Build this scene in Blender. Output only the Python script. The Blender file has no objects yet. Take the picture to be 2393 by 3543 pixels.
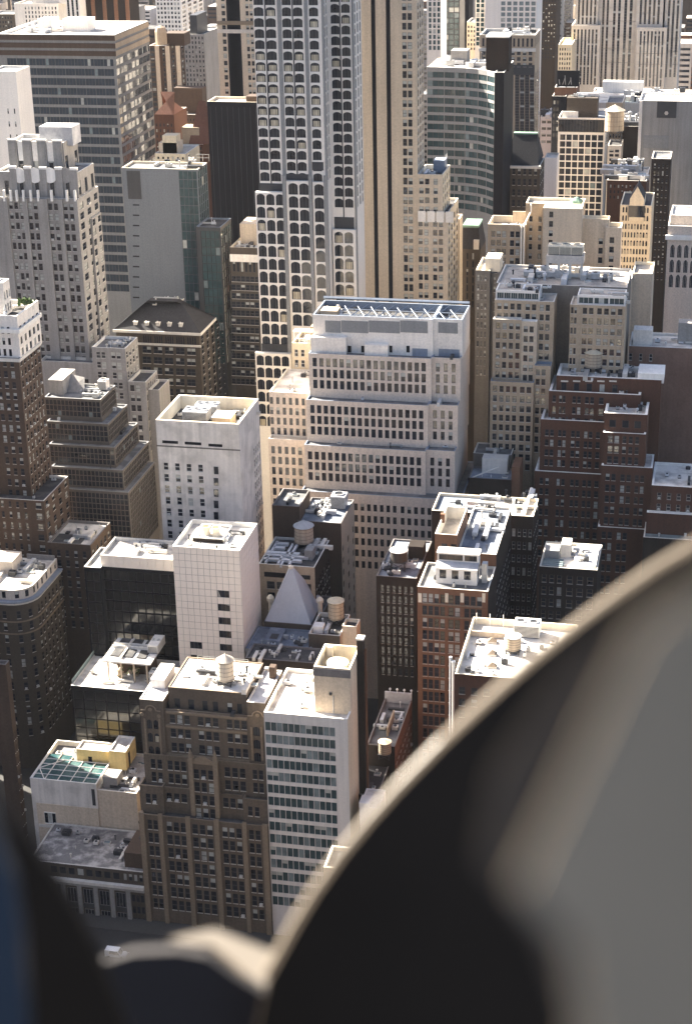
import bpy, math, random
from mathutils import Vector, Matrix
R_=random.Random(7)
SC=bpy.context.scene
COL=SC.collection
# ------------------------------------------------------------------ camera
PW,PH=2393.,3543.
FP,PITCH,ROLL,YAW=6022.7,.3972826,-.0217191,.2174049
HC=280.
fwd=Vector((-math.sin(YAW)*math.cos(PITCH),math.cos(YAW)*math.cos(PITCH),-math.sin(PITCH)))
_r=Vector((math.cos(YAW),math.sin(YAW),0)); _u=_r.cross(fwd)
rgt=_r*math.cos(ROLL)+_u*math.sin(ROLL); upv=-_r*math.sin(ROLL)+_u*math.cos(ROLL)
cd=bpy.data.cameras.new('camera'); cam=bpy.data.objects.new('camera',cd); COL.objects.link(cam)
cd.sensor_fit='VERTICAL'; cd.sensor_height=36; cd.sensor_width=24; cd.lens=FP*36/PH
cd.clip_start=.05; cd.clip_end=30000
cam.matrix_world=Matrix(((rgt.x,upv.x,-fwd.x,0),(rgt.y,upv.y,-fwd.y,0),(rgt.z,upv.z,-fwd.z,HC),(0,0,0,1)))
cd.dof.use_dof=True; cd.dof.focus_distance=480; cd.dof.aperture_fstop=4.0
SC.camera=cam
SC.render.resolution_x=691; SC.render.resolution_y=1024
# ------------------------------------------------------------------ sky and sun
SUN_EL=math.radians(33); SUN_AZ=math.atan2(-.90,.43)      # azimuth of the sun from +Y towards +X
W=bpy.data.worlds.new('World'); SC.world=W; W.use_nodes=True
nt=W.node_tree; bg=nt.nodes['Background']; sk=nt.nodes.new('ShaderNodeTexSky')
sk.sky_type='NISHITA'; sk.sun_disc=False; sk.sun_elevation=SUN_EL; sk.sun_rotation=SUN_AZ
sk.altitude=200; sk.air_density=.7; sk.dust_density=4.0; sk.ozone_density=1.0
nt.links.new(sk.outputs[0],bg.inputs[0]); bg.inputs[1].default_value=.05
sl=bpy.data.lights.new('sun','SUN'); sl.energy=5.0; sl.angle=math.radians(.5); sl.color=(1,.93,.80)
so=bpy.data.objects.new('sun',sl); COL.objects.link(so)
sdir=Vector((math.sin(SUN_AZ)*math.cos(SUN_EL),math.cos(SUN_AZ)*math.cos(SUN_EL),math.sin(SUN_EL)))
so.rotation_euler=sdir.to_track_quat('Z','Y').to_euler(); so.location=(-300,200,600)
vs=SC.view_settings; vs.view_transform='Standard'; vs.look='None'; vs.exposure=2.8; vs.gamma=1; vs.use_curve_mapping=False
# ------------------------------------------------------------------ measuring helpers
CR={'a':(0,0,.5732),'b':(700,0,.5732),'c':(1400,0,.6325),'d':(0,600,.5732),'e':(700,600,.5732),'g':(1493,600,.5732),
'h':(0,1200,.5732),'i':(700,1200,.5732),'j':(1493,1200,.5732),'k':(0,1800,.5732),'l':(700,1800,.5732),'m':(1300,1700,.5732),
'n':(0,2400,.5732),'o':(600,2300,.5732),'p':(480,2250,.3185),'q':(80,2500,.3185),'r':(1660,880,.3694),'t':(1400,520,.241),
'u':(0,380,.3312),'v':(0,900,.2582),'w':(0,1850,.3442),'x':(560,1760,.2582),'y':(820,2180,.3185),'z':(200,2000,.3185),
'A':(850,1700,.3185),'B':(1400,1650,.3185),'D':(2000,0,.3011),'f':(0,0,1.),'b2':(840,0,.3185)}
def px(k,x,y):
    o=CR[k]; return o[0]+x*o[2],o[1]+y*o[2]
def ray(X,Y): return fwd+rgt*((X-PW/2)/FP)-upv*((Y-PH/2)/FP)
def proj(P):
    q=Vector(P)-Vector((0,0,HC)); f=q.dot(fwd)
    return PW/2+FP*q.dot(rgt)/f,PH/2-FP*q.dot(upv)/f
def on_front(k,x,y,Y):            # point of a wall standing at depth Y -> (x, z)
    d=ray(*px(k,x,y)); t=Y/d.y; return d.x*t,HC+d.z*t
def on_level(k,x,y,z):            # point of a level roof at height z -> (x, y)
    d=ray(*px(k,x,y)); t=(z-HC)/d.z; return d.x*t,d.y*t
def x_at(k,x,Y,z):                # x where the edge (Y, z) crosses a column
    tx=px(k,x,0)[0]; a,b=-700.,400.
    for _ in range(50):
        m=(a+b)/2
        if proj((m,Y,z))[0]<tx: a=m
        else: b=m
    return m
def z_on(k,x,y,Y): return on_front(k,x,y,Y)[1]
# ------------------------------------------------------------------ materials
MATS={}
COOL={'slab_grey','glass_blue','roof_blue','blue_grey_metal','blue_enamel','teal_glaze','black_wall','slate','pyramid_lead','car_white','car_yellow','car_dark'}
def rgb(c): return (c[0],c[1],c[2],1)
def N(t,ty,**kw):
    n=t.nodes.new(ty)
    for a,b in kw.items(): setattr(n,a,b)
    return n
def mk(name,col,var=.25,fine=.25,streak=.2,rough=.85,spec=.3,metal=0.,big=.1,tint=None,tf=0.,coat=0.,bump=0.):
    m=bpy.data.materials.new(name); m.use_nodes=True; t=m.node_tree; bs=t.nodes['Principled BSDF']
    if name not in COOL:
        col=(col[0]*1.03,col[1]*.99,col[2]*.945)
        if tint: tint=(tint[0]*1.03,tint[1]*.99,tint[2]*.945)
    bs.inputs['Roughness'].default_value=rough; bs.inputs['Metallic'].default_value=metal
    bs.inputs['Specular IOR Level'].default_value=spec; bs.inputs['Coat Weight'].default_value=coat
    g=N(t,'ShaderNodeNewGeometry')
    def noise(scale,det,src):
        n=N(t,'ShaderNodeTexNoise'); n.inputs['Scale'].default_value=scale; n.inputs['Detail'].default_value=det
        t.links.new(src,n.inputs['Vector']); return n.outputs['Fac']
    n1=noise(big,5,g.outputs['Position']); n2=noise(1.7,4,g.outputs['Position'])
    vm=N(t,'ShaderNodeVectorMath',operation='MULTIPLY'); vm.inputs[1].default_value=(1.3,1.3,.06)
    t.links.new(g.outputs['Position'],vm.inputs[0]); n3=noise(.7,3,vm.outputs[0])
    def ma(op,a,b,c=None):
        n=N(t,'ShaderNodeMath',operation=op)
        for i,v in enumerate((a,b,c)):
            if v is None: continue
            if isinstance(v,(int,float)): n.inputs[i].default_value=v
            else: t.links.new(v,n.inputs[i])
        return n.outputs[0]
    s=ma('MULTIPLY_ADD',n1,2*var,1-var); s=ma('ADD',s,ma('MULTIPLY_ADD',n2,2*fine,-fine)); s=ma('ADD',s,ma('MULTIPLY_ADD',n3,2*streak,-streak))
    sc=N(t,'ShaderNodeVectorMath',operation='SCALE')
    if tint:
        mx=N(t,'ShaderNodeMix',data_type='RGBA'); mx.inputs[6].default_value=rgb(col); mx.inputs[7].default_value=rgb(tint)
        mr=N(t,'ShaderNodeMapRange'); mr.inputs[1].default_value=.5-.14+tf; mr.inputs[2].default_value=.5+.06+tf
        t.links.new(noise(big*2.3,6,g.outputs['Position']),mr.inputs[0]); t.links.new(mr.outputs[0],mx.inputs[0]); t.links.new(mx.outputs[2],sc.inputs[0])
    else: sc.inputs[0].default_value=col
    t.links.new(s,sc.inputs['Scale']); t.links.new(sc.outputs[0],bs.inputs['Base Color'])
    if bump:
        bp=N(t,'ShaderNodeBump'); bp.inputs['Strength'].default_value=bump; bp.inputs['Distance'].default_value=.1
        t.links.new(n2,bp.inputs['Height']); t.links.new(bp.outputs[0],bs.inputs['Normal'])
    MATS[name]=m; return m
def glass(name,col,rough=.06,spec=.6):
    m=bpy.data.materials.new(name); m.use_nodes=True; t=m.node_tree; bs=t.nodes['Principled BSDF']
    g=N(t,'ShaderNodeNewGeometry'); n=N(t,'ShaderNodeTexNoise'); n.inputs['Scale'].default_value=.45; n.inputs['Detail'].default_value=2
    t.links.new(g.outputs['Position'],n.inputs['Vector'])
    mx=N(t,'ShaderNodeMix',data_type='RGBA'); mx.inputs[6].default_value=rgb([c*.45 for c in col]); mx.inputs[7].default_value=rgb([c*1.7 for c in col])
    t.links.new(n.outputs['Fac'],mx.inputs[0]); t.links.new(mx.outputs[2],bs.inputs['Base Color'])
    bs.inputs['Roughness'].default_value=rough; bs.inputs['Specular IOR Level'].default_value=spec
    bp=N(t,'ShaderNodeBump'); bp.inputs['Strength'].default_value=.12; bp.inputs['Distance'].default_value=.05
    n2=N(t,'ShaderNodeTexNoise'); n2.inputs['Scale'].default_value=.9; t.links.new(g.outputs['Position'],n2.inputs['Vector'])
    t.links.new(n2.outputs['Fac'],bp.inputs['Height']); t.links.new(bp.outputs[0],bs.inputs['Normal'])
    MATS[name]=m
glass('glass',(.016,.019,.026)); glass('glass_teal',(.03,.055,.06)); glass('glass_blue',(.022,.032,.045)); glass('glass_pale',(.15,.185,.19),.2); glass('glass_smoke',(.012,.012,.013),.12)
glass('pane_blind',(.36,.36,.33),.25,.5); glass('pane_painted_reflection',(.42,.36,.26),.3,.5)
mk('frame_dark',(.05,.05,.055),rough=.5); mk('frame_white',(.55,.55,.53),rough=.6); mk('mullion_grey',(.09,.082,.076),rough=.6); mk('frame_tan',(.26,.21,.165),rough=.6); mk('frame_grey',(.22,.23,.24),rough=.6)
mk('limestone',(.54,.495,.445)); mk('limestone_pale',(.74,.70,.65),streak=.18); mk('limestone_grey',(.265,.258,.25),streak=.32); mk('limestone_pink',(.58,.505,.44),var=.12,fine=.35,streak=.18)
mk('white_stone',(.74,.71,.67),var=.08,fine=.15,streak=.1); mk('white_panel',(.76,.70,.64),var=.08,fine=.05,streak=.08,rough=.35,spec=.5); mk('stained_white',(.64,.61,.57),var=.12,fine=.12,streak=.32,tint=(.50,.475,.44),tf=.1)
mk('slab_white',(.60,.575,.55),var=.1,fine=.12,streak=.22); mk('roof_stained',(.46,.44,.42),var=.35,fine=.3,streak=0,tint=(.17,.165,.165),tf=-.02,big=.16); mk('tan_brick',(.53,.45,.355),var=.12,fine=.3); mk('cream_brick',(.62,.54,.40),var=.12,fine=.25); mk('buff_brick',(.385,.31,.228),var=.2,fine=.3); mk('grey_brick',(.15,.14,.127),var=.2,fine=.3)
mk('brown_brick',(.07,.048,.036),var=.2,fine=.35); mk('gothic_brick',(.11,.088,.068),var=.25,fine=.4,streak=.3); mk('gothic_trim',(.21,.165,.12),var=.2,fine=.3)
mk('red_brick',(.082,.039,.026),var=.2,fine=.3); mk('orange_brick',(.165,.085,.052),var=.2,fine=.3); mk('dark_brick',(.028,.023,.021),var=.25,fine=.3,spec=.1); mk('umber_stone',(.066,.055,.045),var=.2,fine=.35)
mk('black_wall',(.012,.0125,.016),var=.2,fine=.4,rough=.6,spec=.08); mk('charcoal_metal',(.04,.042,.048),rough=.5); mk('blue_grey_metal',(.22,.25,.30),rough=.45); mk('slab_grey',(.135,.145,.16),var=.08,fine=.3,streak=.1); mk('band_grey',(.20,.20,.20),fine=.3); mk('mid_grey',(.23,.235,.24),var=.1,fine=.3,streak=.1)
mk('steel',(.42,.43,.44),rough=.45,metal=.3); mk('galvanised',(.55,.57,.60),rough=.45,metal=.2,fine=.3); mk('yellow_stucco',(.66,.52,.24),var=.15,fine=.15,streak=.3,tint=(.40,.31,.17),tf=.2); mk('copper_green',(.16,.26,.21))
mk('coping',(.58,.56,.52),fine=.15); mk('coping_cream',(.70,.64,.52),fine=.15); mk('coping_dark',(.16,.15,.15)); mk('coping_white',(.76,.75,.72),fine=.1)
mk('roof_white',(.66,.64,.60),var=.2,fine=.1,streak=0,tint=(.36,.34,.32),tf=.08); mk('roof_grey',(.19,.195,.205),var=.3,fine=.25,streak=0,tint=(.10,.105,.11),tf=.0); mk('roof_dark',(.05,.05,.053),var=.3,fine=.4,streak=0,tint=(.12,.115,.11),tf=.12)
mk('roof_gravel',(.42,.39,.35),var=.3,fine=.35,streak=0,tint=(.24,.23,.22),tf=.1,bump=.4); mk('roof_blue',(.15,.17,.205),var=.2,fine=.3,streak=0,tint=(.26,.28,.31),tf=.1); mk('roof_silver',(.50,.51,.53),var=.2,fine=.2,streak=0,tint=(.33,.34,.37),tf=.05)
mk('roof_tile_red',(.16,.08,.058),fine=.4); mk('slate',(.035,.034,.036),fine=.5,rough=.7,spec=.12); mk('pyramid_lead',(.45,.46,.48),var=.12,fine=.12,streak=.08,rough=.5)
mk('tank_wood',(.40,.33,.25),var=.2,fine=.2,streak=.5); mk('tank_pale',(.58,.52,.43),var=.15,fine=.15,streak=.4); mk('tank_dark',(.05,.042,.038),streak=.4); mk('tank_roof',(.52,.47,.36),fine=.2); mk('tank_roof_grey',(.42,.43,.44),fine=.2)
mk('asphalt',(.03,.03,.031),fine=.3,streak=0); mk('ground_mat',(.05,.05,.05),fine=.3,streak=0); mk('pavement',(.05,.049,.047),fine=.3,streak=0); mk('paint_white',(.75,.75,.73)); mk('leaf',(.06,.10,.03),fine=.5); mk('soil',(.12,.09,.06))
mk('car_white',(.75,.75,.75),rough=.3,coat=.5,var=.02,fine=.02,streak=0); mk('car_yellow',(.70,.42,.03),rough=.3,coat=.5,var=.02,fine=.02,streak=0); mk('car_dark',(.03,.032,.04),rough=.3,coat=.6,var=.02,fine=.02,streak=0); mk('rubber',(.02,.02,.02))
mk('teal_glaze',(.03,.075,.08),rough=.2,fine=.6,tint=(.09,.14,.13),tf=.05)
mk('plum_flare_brick',(.19,.12,.095)); mk('far_city',(.32,.29,.27),var=.5,fine=.3,big=.03)
# ------------------------------------------------------------------ mesh helpers
class MB:
    def __init__(s): s.v=[];s.f=[];s.m=[];s.ml=[]
    def mi(s,n):
        if n not in s.ml: s.ml.append(n)
        return s.ml.index(n)
    def poly(s,pts,mat):
        b=len(s.v); s.v+= [tuple(p) for p in pts]; s.f.append(tuple(range(b,b+len(pts)))); s.m.append(s.mi(mat))
    def box(s,x0,x1,y0,y1,z0,z1,mat,bottom=True):
        b=len(s.v); s.v+=[(x0,y0,z0),(x1,y0,z0),(x1,y1,z0),(x0,y1,z0),(x0,y0,z1),(x1,y0,z1),(x1,y1,z1),(x0,y1,z1)]
        fs=[(0,1,5,4),(1,2,6,5),(2,3,7,6),(3,0,4,7),(4,5,6,7)]+([(3,2,1,0)] if bottom else [])
        for q in fs: s.f.append(tuple(b+i for i in q)); s.m.append(s.mi(mat))
    def bar(s,a,c,r,mat,n=4):
        a=Vector(a);c=Vector(c);d=(c-a).normalized(); u=d.orthogonal().normalized(); w=d.cross(u); b=len(s.v)
        for P in (a,c):
            for i in range(n):
                t=2*math.pi*(i+.5)/n; s.v.append(tuple(P+u*(r*math.cos(t))+w*(r*math.sin(t))))
        for i in range(n):
            j=(i+1)%n; s.f.append((b+i,b+j,b+n+j,b+n+i)); s.m.append(s.mi(mat))
        s.f.append(tuple(b+i for i in range(n))[::-1]); s.m.append(s.mi(mat)); s.f.append(tuple(b+n+i for i in range(n))); s.m.append(s.mi(mat))
    def lathe(s,cx,cy,prof,mat,n=20,cap=True):
        b=len(s.v)
        for r,z in prof:
            for i in range(n):
                t=2*math.pi*i/n; s.v.append((cx+r*math.cos(t),cy+r*math.sin(t),z))
        for k in range(len(prof)-1):
            for i in range(n):
                j=(i+1)%n; s.f.append((b+k*n+i,b+k*n+j,b+(k+1)*n+j,b+(k+1)*n+i)); s.m.append(s.mi(mat))
        if cap:
            s.f.append(tuple(b+i for i in range(n))[::-1]); s.m.append(s.mi(mat))
            q=b+(len(prof)-1)*n; s.f.append(tuple(q+i for i in range(n))); s.m.append(s.mi(mat))
    def mesh(s,name,off=(0,0,0)):
        me=bpy.data.meshes.new(name); ox,oy,oz=off
        me.from_pydata([(x-ox,y-oy,z-oz) for x,y,z in s.v],[],s.f)
        for n in s.ml: me.materials.append(MATS[n])
        me.polygons.foreach_set('material_index',s.m); me.update(); return me
    def build(s,name,parent=None,base=(0,0,0),off=None):
        off=base if off is None else off
        o=bpy.data.objects.new(name,s.mesh(name,off)); COL.objects.link(o)
        if parent is not None:
            o.parent=parent; o.location=(off[0]-base[0],off[1]-base[1],off[2]-base[2])
        else: o.location=off
        return o
def tag(o,label,cat,group=None,kind=None):
    if label: o['label']=label
    if cat: o['category']=cat
    if group: o['group']=group
    if kind: o['kind']=kind
    return o
def thing(name,label,cat,loc,group=None):
    o=bpy.data.objects.new(name,None); COL.objects.link(o); o.location=loc; o.empty_display_size=1
    return tag(o,label,cat,group)
# ------------------------------------------------------------------ windows (unit templates, x -.5...5, z 0..1, y in metres inward)
TM={}
def template(style,var):
    if (style,var) in TM: return TM[(style,var)]
    m=MB(); fr={'s':'frame_dark','w':'frame_white','t':'frame_tan','g':'frame_grey'}[style[-1]]; st=style[:-2]
    gl={'teal':'glass_teal','blue':'glass_blue','smoke':'glass_smoke'}.get(st.split('-')[-1],'glass'); st=st.split('-')[0]
    up=lo=gl
    if var==1: up='pane_blind'
    if var==2: up=lo='pane_blind'
    if var==5: up=lo='glass_pale'
    def rect(x0,x1,z0,z1,y,mat): m.poly([(x0,y,z0),(x1,y,z0),(x1,y,z1),(x0,y,z1)],mat)
    def frame(x0,x1,z0,z1,tx,tz,y):
        rect(x0,x0+tx,z0,z1,y,fr); rect(x1-tx,x1,z0,z1,y,fr); rect(x0+tx,x1-tx,z0,z0+tz,y,fr); rect(x0+tx,x1-tx,z1-tz,z1,y,fr)
    if st=='sash':
        rect(-.5,.5,.5,1,.05,up); rect(-.5,.5,0,.5,.09,lo); frame(-.5,.5,0,1,.06,.04,0); m.box(-.42,.42,-.01,.06,.47,.53,fr)
        m.box(-.54,.54,-.22,-.12,-.05,0,'coping')
        if var==3: m.box(-.3,.3,-.6,.05,.04,.3,'frame_white')
    elif st=='plain':
        c=.45 if var==1 else .0
        if c: rect(-.5,.5,0,1-c,.06,lo); rect(-.5,.5,1-c,1,.06,up)
        else: rect(-.5,.5,0,1,.06,up)
        frame(-.5,.5,0,1,.05,.035,0)
    elif st=='cell':
        rect(-.5,.5,0,1,.04,up); frame(-.5,.5,0,1,.035,.03,0)
    elif st=='arch':
        pts=[(-.5,.06,0),(.5,.06,0)]+[(.5*math.cos(math.pi*i/8),.06,.72+.28*math.sin(math.pi*i/8)) for i in range(9)]
        m.poly(pts,up if var!=1 else gl)
        if var==1: rect(-.36,.36,.02,.66,.05,'pane_painted_reflection')
        for x in (-.2,.2): m.box(x-.02,x+.02,0,.05,0,.96,fr)
    elif st=='rib':            # three tall lights
        for i in range(3):
            a=-.5+i/3; rect(a,a+1/3,0,1,.06,gl if (i*7+var*3)%5 else up); m.box(a-.015,a+.015,-.03,.05,0,1,fr)
        frame(-.5,.5,0,1,.02,.03,-.01)
    elif st=='strip':          # tall strip with spandrels
        n=5
        for i in range(n):
            rect(-.5,.5,i/n,(i+.62)/n,.06,gl if (i+var)%4 else up); rect(-.5,.5,(i+.62)/n,(i+1)/n,.02,fr)
    TM[(style,var)]=m; return m
ME={}; OFF={}
WT={'sash':((0,.74),(1,.15),(2,.05),(3,.06)),'plain':((0,.7),(1,.2),(2,.1)),'cell':((0,.93),(2,.03),(5,.04)),'arch':((0,.95),(1,.05)),'rib':((0,.5),(1,.25),(2,.1),(5,.15)),'strip':((0,.5),(1,.5))}
class Bd:
    """one building: an empty at its base, wall / roof / parapet meshes, every window a child"""
    def __init__(s,name,label,x,y,group=None,cat='building'):
        s.base=(x,y,0); s.e=thing(name,label,cat,s.base,group); s.wallm=MB(); s.roofm=MB(); s.parm=MB(); s.w=[]; s.wt=None; s.lim=300; s.drop=0
    def wall(s,p0,p1,z0,z1,mat,cols=(),rows=(),style=None,rec=.24):
        m=s.wallm; dx,dy=p1[0]-p0[0],p1[1]-p0[1]; L=math.hypot(dx,dy); dx/=L; dy/=L; nx,ny=-dy,dx   # inward normal
        P=lambda u,z,d=0: (p0[0]+dx*u+nx*d,p0[1]+dy*u+ny*d,z)
        def q(u0,u1,a,b):
            if u1-u0>1e-4 and b-a>1e-4: m.poly([P(u0,a),P(u1,a),P(u1,b),P(u0,b)],mat)
        cols=[c for c in cols if c[0]>.02 and c[1]<L-.02]; rows=sorted(r for r in rows if r[0]>z0+.1 and r[1]<z1-.05)
        if not cols or not rows: q(0,L,z0,z1); return
        ang=math.atan2(dy,dx); zz=z0; st=style[:-2].split('-')[0]
        for a,b in rows:
            q(0,L,zz,a); uu=0
            for c0,c1 in cols:
                q(uu,c0,a,b); uu=c1
                if st=='arch':
                    w=c1-c0; h=b-a; zs=a+.72*h; cx=(c0+c1)/2
                    for sg in (-1,1):
                        pts=[(cx+sg*w/2*math.cos(math.pi*i/8),zs+.28*h*math.sin(math.pi*i/8)) for i in range(5)]
                        m.poly([P(*t) for t in pts]+[P(cx+sg*w/2,b)] if True else 0,mat)
                m.poly([P(c0,a),P(c0,b),P(c0,b,rec),P(c0,a,rec)],mat); m.poly([P(c1,a),P(c1,b),P(c1,b,rec),P(c1,a,rec)],mat)
                m.poly([P(c0,a),P(c1,a),P(c1,a,rec),P(c0,a,rec)],mat)
                if st!='arch': m.poly([P(c0,b),P(c1,b),P(c1,b,rec),P(c0,b,rec)],mat)
                else:
                    w=c1-c0; h=b-a
                    ar=[(( c0+c1)/2+w/2*math.cos(math.pi*i/8),a+.72*h+.28*h*math.sin(math.pi*i/8)) for i in range(9)]
                    for i in range(8): m.poly([P(*ar[i]),P(*ar[i+1]),P(*ar[i+1],rec),P(*ar[i],rec)],mat)
                t=R_.random(); var=0
                for k,pw in (s.wt or WT[st]):
                    t-=pw
                    if t<0: var=k; break
                if R_.random()>=s.drop: s.w.append((P((c0+c1)/2,a,rec-.1),ang,c1-c0,b-a,style,var))
            q(uu,L,a,b); zz=b
        q(0,L,zz,z1)
    def roof(s,x0,x1,y0,y1,z,mat,par=1.,pt=.4,cop='coping'):
        zr=z-par; rm=MB(); rm.poly([(x0+.02,y0+.02,zr),(x1-.02,y0+.02,zr),(x1-.02,y1-.02,zr),(x0+.02,y1-.02,zr)],mat); ro=s.part('roof',rm)
        if par<=0: return
        m=MB(); o=[(x0,y0),(x1,y0),(x1,y1),(x0,y1)]; i=[(x0+pt,y0+pt),(x1-pt,y0+pt),(x1-pt,y1-pt),(x0+pt,y1-pt)]
        for k in range(4):
            j=(k+1)%4; a,b,c,d=o[k],o[j],i[j],i[k]
            m.poly([(*a,z),(*b,z),(*c,z),(*d,z)],cop); m.poly([(*d,z),(*c,z),(*c,zr),(*d,zr)],cop)
        s.part('parapet',m,ro)
    def rows(s,k,x,y,p,h,n,Y):
        r=[]
        for i in range(n):
            a=z_on(k,x,y+p*i,Y); b=z_on(k,x,y+p*i+h,Y); r.append((b-.05*(a-b),a))
        return r
    def blk(s,Y,k,xl,xr,yt,dep=20.,bk=None,zb=0.,wall='limestone',roof='roof_grey',par=1.,pt=.4,cop='coping',F=None,Rt=None,x0=None,x1=None,z=None,wr=None,wb=None):
        if z is None: X0,z=on_front(k,xl,yt,Y)
        else: X0=x_at(k,xl,Y,z)
        X1=x_at(k,xr,Y,z)
        if x0 is not None: X0=x0
        if x1 is not None: X1=x1
        if bk: dep=on_level(bk[0],bk[1],bk[2],z)[1]-Y
        Y1=Y+dep; B=type('B',(),{})(); B.x0,B.x1,B.y0,B.y1,B.z,B.zr=X0,X1,Y,Y1,z,z-par; B.rows=[]
        cols=[]; st=None
        if F:
            kk=F.get('k',k); st=F.get('s','plain_s'); n=F['n']
            xref=F.get('xr',F['c'][0][0]); B.rows=s.rows(kk,xref,F['y'],F['p'],F['h'],n,Y)
            zt=B.rows[0][1]
            for (xa,xb,nc,fr) in F['c']:
                ua,ub=x_at(kk,xa,Y,zt)-X0,x_at(kk,xb,Y,zt)-X0; pt_=(ub-ua)/(nc-1+fr)
                for i in range(nc): cols.append((ua+i*pt_,ua+i*pt_+fr*pt_))
        s.wall((X0,Y),(X1,Y),zb,z,wall,cols,B.rows,st)
        rc=[]; rs=st
        if Rt:
            rs=Rt.get('s',st or 'plain_s'); a,b=Rt.get('a',.06),Rt.get('b',.94); n=Rt['n']; fr=Rt.get('fr',.5); D=dep*(b-a); pp=D/(n-1+fr)
            for i in range(n): rc.append((dep*a+i*pp,dep*a+i*pp+fr*pp))
            rr=Rt.get('rows',B.rows)
        else: rr=[]
        s.wall((X1,Y),(X1,Y1),zb,z,wr or wall,rc,rr,rs)
        s.wall((X1,Y1),(X0,Y1),zb,z,wb or wall); s.wall((X0,Y1),(X0,Y),zb,z,wall)
        s.roof(X0,X1,Y,Y1,z,roof,par,pt,cop)
        A=(X1-X0)*(Y1-Y)
        if par>0 and Y1-Y>8 and X1-X0>8 and Y<620 and X0<60: s.clutter(X0+2,X1-2,Y+2,Y1-2,z-par,min(9,int(A/55)+2),int(abs(X0)*7+Y),.75)
        return B
    def bx(s,name,x0,x1,y0,y1,z0,z1,mat):
        m=MB(); m.box(x0,x1,y0,y1,z0,z1,mat); return s.part(name,m)
    def part(s,name,m,under=None):
        xs=[v[0] for v in m.v]; ys=[v[1] for v in m.v]; zs=[v[2] for v in m.v]
        off=((min(xs)+max(xs))/2,(min(ys)+max(ys))/2,min(zs)); pa,pb=(s.e,s.base) if under is None else (under,OFF[under.name]); o=m.build(name,pa,pb,off); OFF[o.name]=off; return o
    def fbox(s,name,Y,k,xl,xr,yt,yb,out,mat,inn=.0):     # slab on a front wall: from y=Y-out to Y+inn
        X0,z1=on_front(k,xl,yt,Y); X1=x_at(k,xr,Y,z1); z0=z_on(k,xl,yb,Y); return s.bx(name,X0,X1,Y-out,Y+inn,z0,z1,mat)
    def clutter(s,x0,x1,y0,y1,z,n,seed=1,big=1.,mats=('steel','galvanised','charcoal_metal','coping')):
        r=random.Random(seed)
        for i in range(n):
            t=r.random(); m=MB(); mt=r.choice(mats); cx=r.uniform(x0,x1); cy=r.uniform(y0,y1)
            if t<.4:
                w,d,h=r.uniform(.8,2.4)*big,r.uniform(.8,2.2)*big,r.uniform(.7,1.8)*big
                m.box(cx-w/2,cx+w/2,cy-d/2,cy+d/2,z+.25,z+h,mt); m.box(cx-w/2+.1,cx+w/2-.1,cy-d/2+.1,cy+d/2-.1,z,z+.25,'charcoal_metal'); m.lathe(cx,cy,[(.3*min(w,d),z+h),(.3*min(w,d),z+h+.18)],'charcoal_metal',10); s.part('vent_box',m)
            elif t<.65:
                L=r.uniform(3,8)*big; w=r.uniform(.35,.7)*big
                if r.random()<.5: m.box(cx-L/2,cx+L/2,cy-w,cy+w,z+.35,z+.35+w*1.6,mt); m.box(cx+L/2,cx+L/2+2*w,cy-w,cy+w,z,z+.35+w*1.6,mt)
                else: m.box(cx-w,cx+w,cy-L/2,cy+L/2,z+.35,z+.35+w*1.6,mt); m.box(cx-w,cx+w,cy-L/2-2*w,cy-L/2,z,z+.35+w*1.6,mt)
                s.part('duct',m)
            elif t<.85:
                q=r.uniform(.12,.3)*big; h=r.uniform(.8,2.2)*big; m.lathe(cx,cy,[(q,z),(q,z+h),(q*1.7,z+h),(q*1.7,z+h+q*1.3),(q*.3,z+h+q*2)],mt,8); s.part('vent_pipe',m)
            else:
                w,d=r.uniform(1.2,2.6)*big,r.uniform(1,2)*big; m.box(cx-w/2,cx+w/2,cy-d/2,cy+d/2,z,z+.45,'coping'); m.poly([(cx-w/2+.1,cy-d/2+.1,z+.47),(cx+w/2-.1,cy-d/2+.1,z+.47),(cx+w/2-.1,cy+d/2-.1,z+.47),(cx-w/2+.1,cy+d/2-.1,z+.47)],'glass_pale'); s.part('skylight',m)
    def done(s):
        if s.wallm.f: s.wallm.build('wall',s.e,s.base)
        if s.roofm.f: s.roofm.build('roof',s.e,s.base)
        if s.parm.f: s.parm.build('parapet',s.e,s.base)
        c=Vector((0,0,HC)); s.w.sort(key=lambda t:(Vector(t[0])-c).length/(t[2]*t[3])**.5)
        bx,by,bz=s.base
        for (p,ang,w,h,st,var) in s.w[:s.lim]:
            key=(st,var)
            if key not in ME: ME[key]=template(st,var).mesh('window')
            o=bpy.data.objects.new('window',ME[key]); COL.objects.link(o); o.parent=s.e
            o.location=(p[0]-bx,p[1]-by,p[2]); o.rotation_euler=(R_.gauss(0,.006),0,ang+R_.gauss(0,.008)); o.scale=(w,1,h)
        rest=s.w[s.lim:]
        if rest:
            m=MB()
            for (p,ang,w,h,st,var) in rest:
                t=template(st,var); b=len(m.v); ca,sa=math.cos(ang),math.sin(ang)
                for x,y,z in t.v: m.v.append((p[0]+x*w*ca-y*sa,p[1]+x*w*sa+y*ca,p[2]+z*h))
                for f,q in zip(t.f,t.m): m.f.append(tuple(b+i for i in f)); m.m.append(m.mi(t.ml[q]))
            o=m.build('remaining_windows',s.e,s.base); o['kind']='stuff'
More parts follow.
